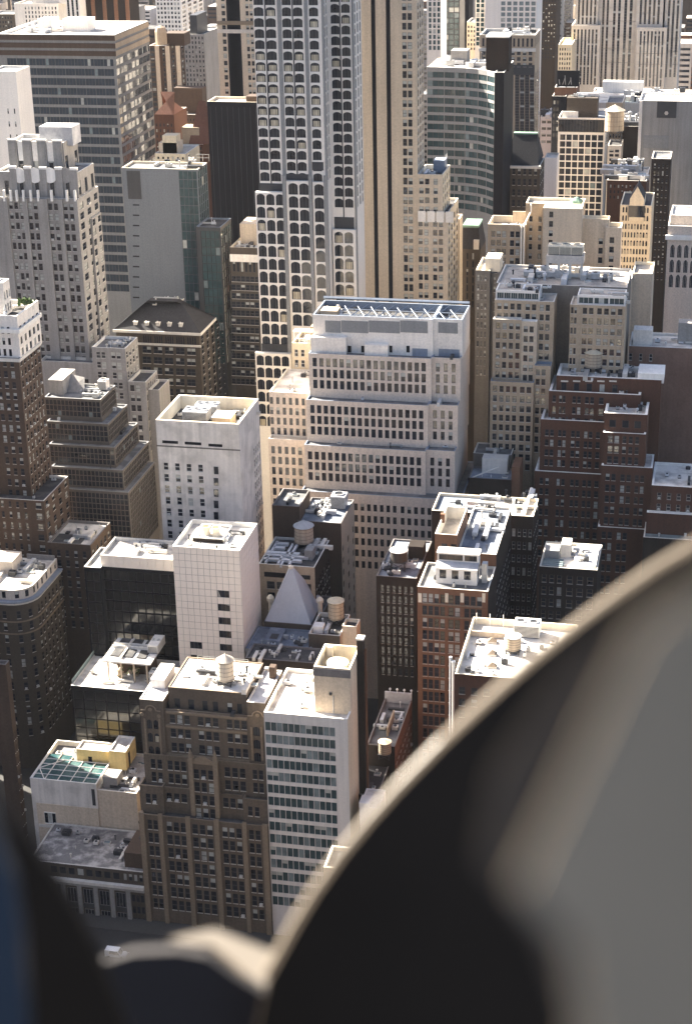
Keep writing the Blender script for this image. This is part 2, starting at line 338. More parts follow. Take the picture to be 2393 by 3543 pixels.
# ------------------------------------------------------------------ rooftop things
def water_tank(label,x,y,z,r,h,leg=2.5,body='tank_wood',top='tank_roof',frame='charcoal_metal',group='rooftop water tanks',cone=.5):
    e=thing('water_tank',label,'water tank',(x,y,z),group); B=(x,y,z); zt=z+leg
    m=MB(); n=22
    m.lathe(x,y,[(r*.985,zt+.2),(r,zt+.25),(r*.95,zt+h)],body,n); bo=m.build('tank_body',e,B)
    for i in range(5):
        m=MB(); q=zt+.5+(h-.9)*i/4; rr=r*(1-.05*(q-zt)/h)+.045; m.lathe(x,y,[(rr,q),(rr,q+.1)],frame,n,cap=False); m.build('hoop',bo,B)
    m=MB(); m.lathe(x,y,[(r*1.08,zt+h-.05),(r*1.08,zt+h+.1),(r*.55,zt+h+.1+r*cone*.5),(.12,zt+h+r*cone),(.12,zt+h+r*cone+.25)],top,n); m.build('cone_roof',e,B)
    m=MB(); m.box(x-r*.95,x+r*.95,y-r*.95,y+r*.95,zt,zt+.2,frame); m.build('platform',e,B)
    if leg>.4:
        for sx in (-1,1):
            for sy in (-1,1):
                m=MB(); m.bar((x+sx*r*.8,y+sy*r*.8,z),(x+sx*r*.75,y+sy*r*.75,zt),.16,frame); m.build('leg',e,B)
        m=MB()
        for a,b in (((-1,-1),(1,-1)),((1,-1),(1,1)),((-1,1),(1,1)),((-1,-1),(-1,1))):
            m.bar((x+a[0]*r*.8,y+a[1]*r*.8,z+.2),(x+b[0]*r*.76,y+b[1]*r*.76,zt-.1),.07,frame); m.bar((x+b[0]*r*.8,y+b[1]*r*.8,z+.2),(x+a[0]*r*.76,y+a[1]*r*.76,zt-.1),.07,frame)
        m.build('bracing',e,B)
    return e
def hvac(label,x,y,z,w,d,h,fans=2,mat='galvanised',group='rooftop cooling units'):
    e=thing('cooling_unit',label,'cooling unit',(x,y,z),group); B=(x,y,z)
    m=MB(); m.box(x-w/2,x+w/2,y-d/2,y+d/2,z+.3,z+h,mat); ca=m.build('casing',e,B)
    m=MB(); m.box(x-w/2+.2,x+w/2-.2,y-d/2+.2,y+d/2-.2,z,z+.3,'charcoal_metal'); m.build('skid',e,B)
    k=int(max(2,h/.45))
    for i in range(k):
        m=MB(); q=z+.5+(h-.8)*i/k; m.box(x-w/2+.2,x+w/2-.2,y-d/2-.06,y-d/2,q,q+.16,'charcoal_metal'); m.build('louvre',ca,B)
    for i in range(fans):
        m=MB(); cx=x-w/2+w*(i+.5)/fans; r=min(w/fans,d)*.38; m.lathe(cx,y,[(r,z+h),(r,z+h+.4),(r*.86,z+h+.4),(r*.86,z+h+.02)],mat,14,cap=False); m.lathe(cx,y,[(r*.85,z+h+.05),(r*.2,z+h+.12)],'charcoal_metal',14); m.build('fan_ring',ca,B)
    return e
def railing(b,pts,z,h=1.1,mat='frame_white',step=2.):
    m=MB()
    for (ax,ay),(cx,cy) in zip(pts[:-1],pts[1:]):
        for q in (.5,1.): m.bar((ax,ay,z+h*q),(cx,cy,z+h*q),.05,mat)
        L=math.hypot(cx-ax,cy-ay); n=max(1,int(L/step))
        for i in range(n+1):
            t=i/n; m.bar((ax+(cx-ax)*t,ay+(cy-ay)*t,z),(ax+(cx-ax)*t,ay+(cy-ay)*t,z+h),.05,mat)
    b.part('railing',m)
# ================================================================== ground
def sheet(name,x0,x1,y0,y1,z,mat):
    m=MB(); m.poly([(x0,y0,z),(x1,y0,z),(x1,y1,z),(x0,y1,z)],mat); o=m.build(name); o['kind']='structure'; return o
sheet('ground',-9000,9000,-6000,14000,0,'ground_mat')
sheet('road',-900,900,341,361,.004,'asphalt')
for i,(a,b) in enumerate(((-230,-214),(-66,-48),(60,78))): sheet('avenue',a,b,365,2600,.006,'asphalt')
for ya,yb in ((338,341),(361,365)):
    m=MB(); m.box(-900,900,ya,yb,0,.14,'pavement'); o=m.build('kerb'); o['kind']='structure'
for i in range(40):
    m=MB(); m.poly([(-300+i*12,352.4,.01),(-294+i*12,352.4,.01),(-294+i*12,352.6,.01),(-300+i*12,352.6,.01)],'paint_white'); o=m.build('lane_marking'); o['kind']='structure'
# ================================================================== gothic brick tower in front
b=Bd('gothic_tower','brown brick setback tower with gothic gables and pinnacles in front',-120,372)
G='gothic_brick'
Wn='sash_s'; b.wt=((0,.74),(1,.14),(2,.05),(3,.07))
base=b.blk(367,'p',5,1405,1775,dep=6,wall=G,roof='roof_dark',par=.9,cop='gothic_trim',F=dict(c=[(95,205,2,.75),(300,512,3,.75),(580,800,3,.75),(905,1115,3,.75),(1195,1320,2,.75)],xr=95,y=1838,p=141,h=97,n=10,s=Wn))
b.blk(369,'p',5,262,1460,dep=4,wall=G,roof='roof_dark',par=.9,cop='gothic_trim',F=dict(c=[(75,195,2,.75)],y=1555,p=141,h=97,n=2,s=Wn),zb=base.z-1)
b.blk(370.2,'p',262,548,1482,dep=2.8,wall=G,roof='roof_dark',par=.8,cop='gothic_trim',F=dict(c=[(300,522,3,.74)],y=1545,p=139,h=85,n=2,s=Wn),zb=base.z-1)
b.blk(370.2,'p',850,1130,1552,dep=2.8,wall=G,roof='roof_dark',par=.8,cop='gothic_trim',F=dict(c=[(915,1128,3,.74)],y=1600,p=136,h=96,n=2,s=Wn),zb=base.z-1)
b.blk(369,'p',1128,1402,1612,dep=4,wall=G,roof='roof_dark',par=.9,cop='gothic_trim',F=dict(c=[(1185,1308,2,.66)],y=1695,p=138,h=96,n=2,s=Wn),zb=base.z-1)
cb=b.blk(369.4,'p',548,850,1215,dep=3.6,wall=G,roof='roof_dark',par=.8,cop='gothic_trim',F=dict(c=[(595,808,3,.74)],y=1290,p=139,h=96,n=4,s=Wn),zb=base.z-1)
b.blk(371.3,'p',58,548,1122,dep=1.7,wall=G,roof='roof_dark',par=.8,cop='gothic_trim',F=dict(c=[(128,250,2,.7),(312,512,3,.74)],y=1178,p=140,h=96,n=2,s=Wn),zb=base.z-1)
b.blk(371.3,'p',850,1375,1198,dep=1.7,wall=G,roof='roof_dark',par=.8,cop='gothic_trim',F=dict(c=[(930,1155,3,.74),(1235,1350,2,.75)],y=1268,p=140,h=96,n=2,s=Wn),zb=base.z-1)
mn=b.blk(373,'p',250,1215,632,dep=20,wall=G,roof='roof_dark',par=.6,cop='gothic_trim',F=dict(c=[(335,552,3,.74),(640,862,3,.74),(955,1172,3,.74)],y=695,p=152,h=86,n=3,s=Wn))
at_=b.blk(374.6,'p',318,1172,398,dep=17,zb=mn.z-1,wall=G,roof='roof_white',par=.25,cop='gothic_trim',F=dict(c=[(385,600,2,.42),(690,860,2,.5),(960,1120,2,.5)],y=520,p=60,h=100,n=1,s='plain_s'))
tl=b.blk(372.4,'p',8,262,528,dep=18,wall=G,roof='roof_silver',par=.2,cop='coping',F=dict(c=[(88,212,2,.75)],y=750,p=143,h=95,n=3,s='arch_s'))
tr=b.blk(372.4,'p',1172,1372,560,dep=18,wall=G,roof='roof_silver',par=.3,cop='coping',F=dict(c=[(1238,1312,1,.75)],y=828,p=140,h=95,n=3,s='arch_s'))
# stone strings, piers, gable, pinnacles, shields
for (xa,xb,ya,yy) in ((300,1180,650,373),(300,1185,800,373)):
    b.fbox('string_course',yy,'p',xa,xb,ya,ya+24,.55,'gothic_trim')
for xa,xb in ((215,258),(512,560),(822,872),(1128,1172),(1345,1400),(8,60)):
    X0=x_at('p',xa,367,base.z); X1=x_at('p',xb,367,base.z); b.bx('pier',X0,X1,366.4,367,0,base.z+.8,'gothic_trim')
for xa in (55,212): b.fbox('window_surround',372.4,'p',xa,xa+20,740,1130,.2,'gothic_trim')
for xa in (1212,1320): b.fbox('window_surround',372.4,'p',xa,xa+20,830,1190,.2,'gothic_trim')
for xa,xb in ((545,590),(815,855)):
    X0=x_at('p',xa,369.4,cb.z); X1=x_at('p',xb,369.4,cb.z); c=(X0+X1)/2; m=MB()
    m.box(c-.55,c+.55,368.6,369.7,base.z,cb.z+.6,'gothic_trim')
    for q,w in ((0,.7),(1,.5)): m.box(c-w,c+w,369.1-w,369.1+w,cb.z+.6+q*.9,cb.z+1.5+q*.9,'gothic_trim')
    bq=len(m.v); zz=cb.z+2.4; m.v+=[(c-.45,368.65,zz),(c+.45,368.65,zz),(c+.45,369.55,zz),(c-.45,369.55,zz),(c,369.1,zz+2.2)]
    for f in ((0,1,4),(1,2,4),(2,3,4),(3,0,4)): m.f.append(tuple(bq+i for i in f)); m.m.append(0)
    b.part('pinnacle',m)
X0=x_at('p',590,369.4,cb.z); X1=x_at('p',812,369.4,cb.z); m=MB(); cz=cb.z-.1
pr=[(X0,0),(X1,0),(X1,1.2),(X1-.7,1.5),((X0+X1)/2+.6,2.3),((X0+X1)/2-.6,2.3),(X0+.7,1.5),(X0,1.2)]
m.poly([(x,369.0,cz+z) for x,z in pr],'gothic_trim'); m.poly([(x,369.6,cz+z) for x,z in pr][::-1],'gothic_trim')
for i in range(len(pr)):
    (xa,za),(xb,zb_)=pr[i],pr[(i+1)%len(pr)]; m.poly([(xa,369.0,cz+za),(xb,369.0,cz+zb_),(xb,369.6,cz+zb_),(xa,369.6,cz+za)],'gothic_trim')
b.part('gable',m)
for (k0,xa,ya) in ((tl,125,640),(tl,222,712),(tl,38,690),(tr,1290,705)):
    X0,z0=on_front('p',xa,ya,372.4); m=MB(); m.lathe(X0,0,[(.1,0),(.55,.12),(.5,.25)],'gothic_trim',8); m.v=[(x,372.35-z,y+z0) for x,y,z in m.v]; b.part('stone_shield',m)
for (t,cx) in ((tl,130),(tr,1290)):
    Xc,z0=on_front('p',cx,610 if t is tl else 675,372.4); m=MB()
    for i in range(6):
        a0=math.pi*i/6; a1=math.pi*(i+1)/6; m.bar((Xc+1.4*math.cos(a0),372.2,z0-1+1.4*math.sin(a0)),(Xc+1.4*math.cos(a1),372.2,z0-1+1.4*math.sin(a1)),.2,'gothic_trim')
    for sx in (-1,1): m.bar((Xc+sx*1.4,372.2,z0-1),(Xc+sx*2.6,372.2,z0-1.1),.2,'gothic_trim')
    b.part('hood_mould',m)
b.bx('bulkhead',tl.x0+1,tl.x1-1.5,379,388,tl.z-.2,tl.z+2.4,'coping_white')
b.clutter(at_.x1-9,at_.x1+4,377,389,at_.zr,12,3)
b.bx('chimney',tr.x1-2.4,tr.x1-.8,386,388,tr.z-1,tr.z+3,'brown_brick')
railing(b,[(at_.x0+3,391.2),(at_.x1-4,391.2)],at_.zr,1.,'frame_white',3)
b.done()
X0,Y0=on_level('p',945,375,at_.zr); water_tank('pale cone-roofed water tank on the gothic tower roof',X0,Y0+.6,at_.zr,2.15,5.6,1.3,'tank_pale','tank_pale',cone=.75)
# ================================================================== white ribbon-window slab
b=Bd('office_slab','white slab with ribbon windows and tan brick penthouse, beside the gothic tower',-92,378); b.wt=((0,.70),(5,.20),(1,.10))
s_=b.blk(367,'y',290,1200,890,dep=23.8,wall='slab_white',wr='cream_brick',roof='roof_white',par=1.0,pt=.5,cop='coping_white',F=dict(c=[(302,1062,12,.94)],y=995,p=134.5,h=90,n=15,s='plain-teal_g'))
b.wt=None
X0=-91.0; zr=s_.zr; ph=b.blk(371.,'y',820,1245,400,x0=X0,x1=s_.x1-.02,z=78.6,dep=12.5,zb=zr,wall='tan_brick',wr='cream_brick',roof='roof_gravel',par=4.6,pt=.5,cop='coping_cream')
b.bx('dark_band',X0-.12,s_.x1+.1,370.85,371.0,ph.z-2.5,ph.z-.5,'coping_dark')
m=MB(); m.lathe(s_.x1-4.4,370.85,[(.12,zr),(.12,zr+5)],'steel',8); b.part('vent_pipe',m); b.bx('hatch',s_.x1-5.4,s_.x1-4.7,370.7,371,zr+5.2,zr+5.9,'charcoal_metal')
b.bx('flue_cap',X0+1.2,X0+2.6,380.8,382.2,ph.z-3,ph.z+.5,'coping_cream')
b.bx('chimney',s_.x1+.05,s_.x1+1.7,379,381,0,ph.z+4,'dark_brick'); b.bx('chimney_cap',s_.x1-.1,s_.x1+1.85,378.85,381.15,ph.z+4,ph.z+4.5,'coping')
b.bx('flue',s_.x1+1.7,s_.x1+2.2,380.2,380.8,0,ph.z+1,'orange_brick')
m=MB()
for (ux,uy) in ((-102.2,386.8),(-93.4,386.9),(-93.3,381.5),(-102.3,378)): m.bar((ux,uy,zr),(ux,uy,zr+1.6),.07,'charcoal_metal')
b.part('stanchion',m); b.bx('roof_vent',-97.2,-96.6,381.3,381.9,zr,zr+1.2,'galvanised')
b.done()
water_tank('cone-roofed water tank sunk inside the tan brick penthouse',X0+4.7,376.8,ph.zr,2.75,2.6,.5,'tank_pale','tank_roof',cone=.45)
# ================================================================== tiled white tower
b=Bd('tiled_tower','square white tile-clad tower with two cooling drums on its roof',-132.7,429)
u_=b.blk(420,'k',1040,1445,155,dep=19.3,wall='limestone_grey',roof='roof_white',par=1.3,pt=.35,cop='coping_white')
pw=(u_.x1-u_.x0)/11; prh=2.09; wins=set()
for rr in (6,8,10,12,14,16,18,20): wins|={(7,rr),(8,rr)}
for rr in (14,16,18,20): wins|={(2,rr),(3,rr)}
pm=MB(); pm.box(-pw/2+.05,pw/2-.05,-.09,.02,.05,prh-.05,'white_panel',False); pme=pm.mesh('tile_panel')
pd=(u_.y1-u_.y0)/11; pm2=MB(); pm2.box(-.02,.09,-pd/2+.05,pd/2-.05,.05,prh-.05,'white_panel',False); pme2=pm2.mesh('tile_panel')
cnt=0; rest=MB()
for face in (0,1):
    for rr in range(25):
        for c in range(11):
            if face==0 and (c,rr) in wins: continue
            z=u_.z-(rr+1)*prh
            if face==0: p=(u_.x0+pw*(c+.5),u_.y0,z)
            else: p=(u_.x1,u_.y0+pd*(c+.5),z)
            if cnt<300:
                o=bpy.data.objects.new('tile_panel',pme2 if face else pme); COL.objects.link(o); o.parent=b.e; o.location=(p[0]-b.base[0],p[1]-b.base[1],p[2]); cnt+=1
            else:
                if face: rest.box(p[0]-.02,p[0]+.09,p[1]-pd/2+.05,p[1]+pd/2-.05,z+.05,z+prh-.05,'white_panel',False)
                else: rest.box(p[0]-pw/2+.05,p[0]+pw/2-.05,p[1]-.09,p[1]+.02,z+.05,z+prh-.05,'white_panel',False)
o=rest.build('remaining_tile_panels',b.e,b.base); o['kind']='stuff'
for (c,rr) in wins:
    if (c-1,rr) in wins: continue
    b.w.append(((u_.x0+pw*(c+1),u_.y0-.07,u_.z-(rr+1)*prh+.02),0,pw*2-.06,prh-.06,'rib_s',0))
zr=u_.zr
for (xx,yy) in ((-135.6,431.2),(-132.6,430.9)):
    m=MB(); m.lathe(xx,yy,[(1.25,zr+.5),(1.05,zr+1.4),(1.3,zr+3.0),(1.15,zr+3.0),(.95,zr+1.5)],'coping_cream',18,cap=False); m.lathe(xx,yy,[(1.0,zr+1.4),(.2,zr+1.5)],'copper_green',14); b.part('cooling_drum',m)
m=MB(); m.box(-138.2,-129.6,427.0,434.6,zr+.1,zr+.5,'coping')
for a,c in (((-138.2,427),(-129.6,427)),((-129.6,427),(-129.6,436.5)),((-138.2,436.5),(-129.6,436.5)),((-138.2,427),(-138.2,436.5))):
    m.bar((*a,zr+1.2),(*c,zr+1.2),.28,'coping_white')
b.part('drum_curb',m)
m=MB(); m.box(-138.3,-129.5,426.7,427.0,zr,zr+1.0,'dark_brick'); b.part('curb_front',m)
b.clutter(-129,-127.5,429,434,zr,4,5,.6); m=MB(); m.lathe(-130.2,422.9,[(.2,zr),(.25,zr+.8),(.5,zr+.8),(.1,zr+1.1)],'tank_dark',8); b.part('roof_vent',m)
b.done()
# ================================================================== stained white loft tower
b=Bd('loft_tower','big blank stained white tower with a sunken roof well full of machinery',-145,469)
t_=b.blk(458,'h',940,1440,440,dep=23,wall='stained_white',roof='roof_dark',par=4.2,pt=.7,cop='coping_cream',F=dict(c=[(986,1224,4,.42)],y=698,p=68.5,h=42,n=12,s='sash_w'),Rt=dict(n=4,fr=.55,a=.66,b=.97))
for i in range(12):
    a=z_on('h',1290,718+68.5*i,458); X0=x_at('h',1290,458,a); b.w.append((((X0+x_at('h',1318,458,a))/2,457.88,a-2.6),0,1.4,2.4,'plain_s',0))
for xa,xb,ya in ((980,1075,564),(1115,1215,572),(1258,1342,584)): b.fbox('vent_slot',458,'h',xa,xb,ya,ya+17,.02,'black_wall',.1)
b.fbox('stain_ledge',458,'h',945,1450,592,600,.06,'grey_brick',.1)
zr=t_.zr
for i,(xx,yy,w,d,h) in enumerate(((-149,471,7.5,5,3.4),(-147.5,477,7,4,3.2))): hvac(['silver-topped cooling unit in the white tower roof well, nearer','silver-topped cooling unit in the white tower roof well, farther'][i],xx,yy,zr,w,d,h,3,'galvanised')
b.bx('bulkhead',-142.5,-137,465,471,zr,zr+3.2,'buff_brick'); b.bx('bulkhead_roof',-142.7,-136.8,464.8,471.2,zr+3.2,zr+3.4,'coping_white'); b.clutter(-140,-135,473,479,zr,6,9)
m=MB(); m.bar((-156,462,zr+.6),(-150.5,459.6,zr+2.6),.5,'coping_white'); b.part('sloped_rail',m)
b.done()
# ================================================================== low black glass block with white fascia
b=Bd('glass_block','low black glass block with white panelled fascia left of the tiled tower',-160,442)
b.wt=((0,.97),(2,.03)); g_=b.blk(430,'k',605,1085,207,dep=13,wall='black_wall',roof='roof_white',par=1.0,cop='coping_white',F=dict(c=[(625,1060,9,.9)],y=300,p=62,h=52,n=9,s='cell-smoke_s'))
lw=b.blk(428,'k',508,607,280,dep=14,wall='black_wall',roof='roof_white',par=.8,cop='coping_white',F=dict(c=[(520,600,2,.9)],y=310,p=62,h=52,n=8,s='cell-smoke_s'))
n=10
for i in range(n):
    xa=g_.x0+(g_.x1-g_.x0)*i/n; xb=g_.x0+(g_.x1-g_.x0)*(i+1)/n; b.bx('fascia_panel',xa+.04,xb-.04,429.8,430,g_.z-3.6,g_.z-.02,'white_panel')
b.clutter(g_.x0+9,g_.x1-8,433,441,g_.zr,7,11,.8); railing(b,[(g_.x0+.5,431),(g_.x0+.5,442),(g_.x1-2,442)],g_.zr,1.4,'steel'); railing(b,[(lw.x0+.5,429),(lw.x0+.5,441)],lw.zr,1.2,'frame_white')
b.done()
# ================================================================== glass block with roof terrace
b=Bd('terrace_block','dark glass block with a white roof terrace and a flat pavilion on top',-158,418)
b.wt=((0,.97),(2,.03))
f_=b.blk(409,'z',145,1180,1165,dep=19.5,x1=-144.2,wall='black_wall',roof='roof_white',par=.35,pt=.3,cop='coping_white',F=dict(c=[(160,1000,7,.93)],y=1215,p=100,h=90,n=10,s='cell-smoke_s'))
zr=f_.zr; Xp,Yp=on_level('z',560,1110,zr); Yp=min(Yp,415); zp=z_on('z',470,882,Yp)
m=MB(); xp0=x_at('z',470,Yp-1,zp); xp1=f_.x0+ (f_.x1-f_.x0)*.83
m.box(xp0,xp1,Yp-.6,f_.y1-.4,zp-.5,zp,'coping_white'); b.part('pavilion_roof',m)
for i in range(4):
    xx=xp0+1.6+i*(xp1-xp0-3)/3; b.bx('pavilion_post',xx-.2,xx+.2,Yp,Yp+.4,zr,zp-.5,'tan_brick')
b.bx('pavilion_back',xp0+2.5,xp1,Yp+5,Yp+5.3,zr,zp-.5,'brown_brick')
for i in range(3):
    for j in range(2):
        xa=xp0+1.6+i*3.9; ya=Yp+2.2+j*6.4; b.bx('roof_skylight',xa,xa+2.7,ya,ya+4.6,zp,zp+.35,'roof_dark')
for i in range(2): b.bx('roof_beam',xp0+.5,xp1-.5,Yp+7.4+i*1.6,Yp+7.8+i*1.6,zp,zp+.9,'coping_white')
b.bx('roof_beam',xp0+5,xp0+5.5,Yp+1,f_.y1-1,zp,zp+.7,'coping')
for i in range(9):
    m=MB(); ya=409.6+i*2.1; m.box(f_.x0+.1,f_.x0+.16,ya,ya+2.1,zr+.3,zr+1.7,'glass_pale'); b.part('glass_screen',m)
for i in range(7):
    m=MB(); r=random.Random(i); xx=xp0+3+r.random()*6; yy=Yp+1+r.random()*3.2; m.lathe(xx,yy,[(.35,zr),(.45,zr+.7)],'tank_wood',8)
    for q in range(26):
        a=r.random()*6.3; e=r.random()*1.3; zz=zr+.8+r.random()*1.5; c=Vector((xx+e*.6*math.cos(a),yy+e*.6*math.sin(a),zz)); d=Vector((r.gauss(0,1),r.gauss(0,1),r.gauss(0,1)))*.25; t=d.orthogonal()
        m.poly([c-d,c+t,c+d,c-t],'leaf' if r.random()<.5 else 'tan_brick')
    tag(m.build('potted_shrub',None,(0,0,0),(xx,yy,zr)),'small leafy shrub in a round pot under the flat terrace pavilion','plant','pots under the terrace pavilion')
b.done()
hvac('long white air handler on the pavilion roof beside the tiled tower',xp1-1.2,f_.y1-5,zp,3.,7,2.6,2,'coping_white'); hvac('white fan unit at the front corner beside the tiled tower',xp1+1.2,Yp+1.6,zr,4.0,3.2,3.6,2,'coping_white')
# ================================================================== steel skylight building, lower left
b=Bd('skylight_building','stained white and tan wall building under a steel framed glass roof',-160,392)
c_=b.blk(386,'q',75,795,600,dep=21,wall='stained_white',roof='roof_grey',par=1.5,pt=.35,cop='coping_white')
c2=b.blk(386.2,'q',795,1232,728,dep=20.6,wall='tan_brick',roof='roof_gravel',par=.8,cop='coping',x0=c_.x1+.0)
zs=z_on('q',150,900,386); m=MB(); b.bx('brick_facing',c_.x0+1.2,c_.x1,385.85,386,0,z_on('q',160,870,386),'tan_brick')
b.fbox('string_course',385.85,'q',175,600,1098,1125,.2,'coping')
Xw,zw=on_front('q',232,972,385.85); Xv=x_at('q',356,385.85,zw); zv=z_on('q',232,1085,385.85); m=MB(); m.box(Xw,Xv,385.6,385.85,zv-.15,zv,'coping_white'); m.box(Xw,Xv,385.7,385.85,zw,zw+.2,'coping_white'); b.part('window_surround',m)
b.w.append((((Xw+Xv)/2,385.74,zv),0,Xv-Xw,zw-zv,'rib_w',1))
zr=c_.z-.45
for i in range(5):
    for j in range(5):
        if j==4 and i>1: continue
        w=(c_.x1-c_.x0-.8)/5; xa=c_.x0+.4+i*w; ya=386.5+j*2.7; m=MB(); m.box(xa+.08,xa+w-.08,ya+.08,ya+2.6,zr-.06,zr,'teal_glaze'); b.part('glass_pane',m)
m=MB()
for i in range(6): xa=c_.x0+.4+i*(c_.x1-c_.x0-.8)/5; m.bar((xa,386.4,zr+.15),(xa,397.4 if i>2 else 400.1,zr+.15),.16,'coping_white')
for j in range(5): m.bar((c_.x0+.4,386.5+j*2.7,zr+.12),(c_.x1-.4,386.5+j*2.7,zr+.12),.13,'coping_white')
m.bar((c_.x0+.5,392,zr+.2),(c_.x0+4,386.5,zr+.2),.14,'coping_white'); m.bar((c_.x0+.5,392,zr+.2),(c_.x0+6,397.2,zr+.2),.14,'coping_white'); b.part('steel_frame',m)
b.fbox('shutter',386,'q',742,778,722,898,.02,'charcoal_metal',.1)
b.bx('bulkhead',c2.x0+1.0,c2.x0+5.2,388.5,393,c2.zr,c2.zr+3.6,'limestone_grey'); b.clutter(c2.x0+5.5,c2.x1-.8,388,398,c2.zr,12,21,.8)
m=MB()
for i in range(4): m.bar((c2.x0+6+i*1.6,386.8,c2.zr+.5),(c2.x0+6+i*1.6,389.6,c2.zr+.5),.12,'coping_white')
b.part('roof_frame',m); b.done()
b=Bd('yellow_penthouse','yellow stucco rooftop penthouse of two boxes behind the steel skylight roof',-148,400)
Yy=on_level('q',640,440,c_.zr)[1]
y1=b.blk(Yy,'q',580,935,285,dep=5,zb=c_.zr,wall='yellow_stucco',roof='roof_white',par=.5,cop='coping')
y2=b.blk(Yy-1.6,'q',930,1112,305,dep=6.6,bk=('q',1180,150),zb=c_.zr,wall='yellow_stucco',roof='roof_white',par=.5,cop='coping_white')
b.fbox('doorway',Yy,'q',708,750,368,440,.03,'black_wall',.1); b.bx('side_door',y2.x1,y2.x1+.05,y2.y0+2,y2.y0+3.4,y2.z-6,y2.z-1.5,'black_wall')
b.done()
# ================================================================== classical columned block, bottom left
b=Bd('columned_block','low stone block with tall columned bays and a silver roof, left of the gothic tower',-150,374)
n_=b.blk(367,'n',178,872,1005,dep=18.6,wall='umber_stone',roof='roof_stained',par=.3,cop='coping',x1=base.x0-.05,F=dict(c=[(305,720,8,.72),(745,860,4,.6)],y=1038,p=60,h=38,n=1,s='plain_s'))
z1=z_on('n',300,1098,367); b.bx('cornice',n_.x0-.6,n_.x1,365.9,367,z1-.9,z1,'coping'); b.bx('cornice_fascia',n_.x0-.3,n_.x1,366.3,367,z1-1.9,z1-.9,'limestone_grey')
zc=z1-1.9; nb=7; bw=(n_.x1-n_.x0)/nb
for i in range(nb):
    xa=n_.x0+i*bw; b.bx('pilaster',xa-.55,xa+.55,366.3,367,0,zc,'limestone_grey')
    if i==nb-1:
        for r in range(5):
            for c in range(3): b.w.append(((xa+1.3+c*1.25,366.9,zc-3.4-r*3.7),0,.9,2.2,'plain_s',0))
    else:
        for r in range(3): b.w.append(((xa+bw/2,366.9,zc-5.6-r*6.4),0,bw-2.0,4.6,'rib_g',0)); b.bx('spandrel',xa+.7,xa+bw-.7,366.75,366.98,zc-7-r*6.4,zc-5.7-r*6.4,'charcoal_metal')
b.bx('penthouse',n_.x1-5.8,n_.x1-.3,369,380,n_.zr,n_.zr+4.6,'brown_brick'); b.clutter(n_.x1-10,n_.x1-6,373,380,n_.zr,12,31,.9); b.clutter(n_.x0+2,n_.x0+6,378,384,n_.zr,2,32)
b.done(); water_tank('dark weathered water tank against the left flank of the gothic tower',n_.x1-1.9,376.5,n_.zr+4.6,1.7,4.4,.8,'tank_dark','tank_dark',cone=.35)
# ================================================================== pyramid roofed block and its neighbours
b=Bd('pyramid_block','block with a tall pale grey pyramid roof behind the tiled tower',-112,440)
p_=b.blk(434,'A',195,770,1415,dep=20,wall='umber_stone',roof='roof_dark',par=.4,cop='coping_dark')
Xa,za=on_front('A',492,830,p_.y0+8.5); m=MB(); x0,_=on_front('A',212,1402,434.4); x1=x_at('A',705,434.4,p_.z); y0,y1=434.4,450.5; q=len(m.v); c=Xa; d=p_.y0+8.5; w=.45
m.v+=[(x0,y0,p_.z),(x1,y0,p_.z),(x1,y1,p_.z),(x0,y1,p_.z),(c-w,d-w,za),(c+w,d-w,za),(c+w,d+w,za),(c-w,d+w,za)]
for f in ((0,1,5,4),(1,2,6,5),(2,3,7,6),(3,0,4,7),(4,5,6,7)): m.f.append(tuple(q+i for i in f)); m.m.append(m.mi('pyramid_lead'))
for f in ((0,4),(1,5),(2,6)): m.bar(m.v[q+f[0]],m.v[q+f[1]],.16,'pyramid_lead')
b.part('pyramid_roof',m); m=MB(); m.lathe(c,d,[(.7,za-.2),(.8,za+.5),(.2,za+.7)],'coping_cream',10); b.part('finial',m)
for xx,yy in ((x0-.1,y0+7),(x1+1.0,y0+8)):
    m=MB(); m.lathe(xx,yy,[(.7,p_.z-1),(.7,p_.z+3.4),(1.1,p_.z+3.4),(1.1,p_.z+4.2),(.5,p_.z+5)],'coping_cream',12); b.part('stone_urn',m)
f2=b.blk(420,'l',262,640,772,dep=14,wall='mid_grey',roof='roof_blue',par=.4,cop='blue_grey_metal',F=dict(c=[(325,372,2,.8),(505,590,2,.5)],y=778,p=80,h=40,n=1,s='sash_w'))
b.bx('dormer_box',f2.x0+4.2,f2.x0+8.8,424,432,f2.zr,f2.zr+1.4,'roof_blue'); b.bx('dormer_well',f2.x0+5.6,f2.x0+7.8,425,428,f2.zr+1.42,f2.zr+1.5,'roof_dark'); b.clutter(f2.x0+2,f2.x1-1,423,432,f2.zr,6,41,.7)
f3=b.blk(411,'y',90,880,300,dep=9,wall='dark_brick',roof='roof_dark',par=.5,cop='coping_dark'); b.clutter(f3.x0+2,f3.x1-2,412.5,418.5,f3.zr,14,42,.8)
b.done()
b=Bd('tank_house','tan brick stair tower carrying a water tank right of the grey pyramid',-99,428)
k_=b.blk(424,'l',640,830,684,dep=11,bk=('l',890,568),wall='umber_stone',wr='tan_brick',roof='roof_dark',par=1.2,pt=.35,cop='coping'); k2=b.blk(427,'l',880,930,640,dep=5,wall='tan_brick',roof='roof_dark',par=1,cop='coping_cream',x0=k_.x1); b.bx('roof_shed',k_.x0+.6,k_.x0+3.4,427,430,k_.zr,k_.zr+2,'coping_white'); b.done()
X0,Y0=on_level('l',808,612,k_.zr+.8); water_tank('slatted wooden water tank with flat cone right of the grey pyramid',X0,Y0,k_.zr,2.3,5.4,2.0,'tank_wood','tank_roof',cone=.4)
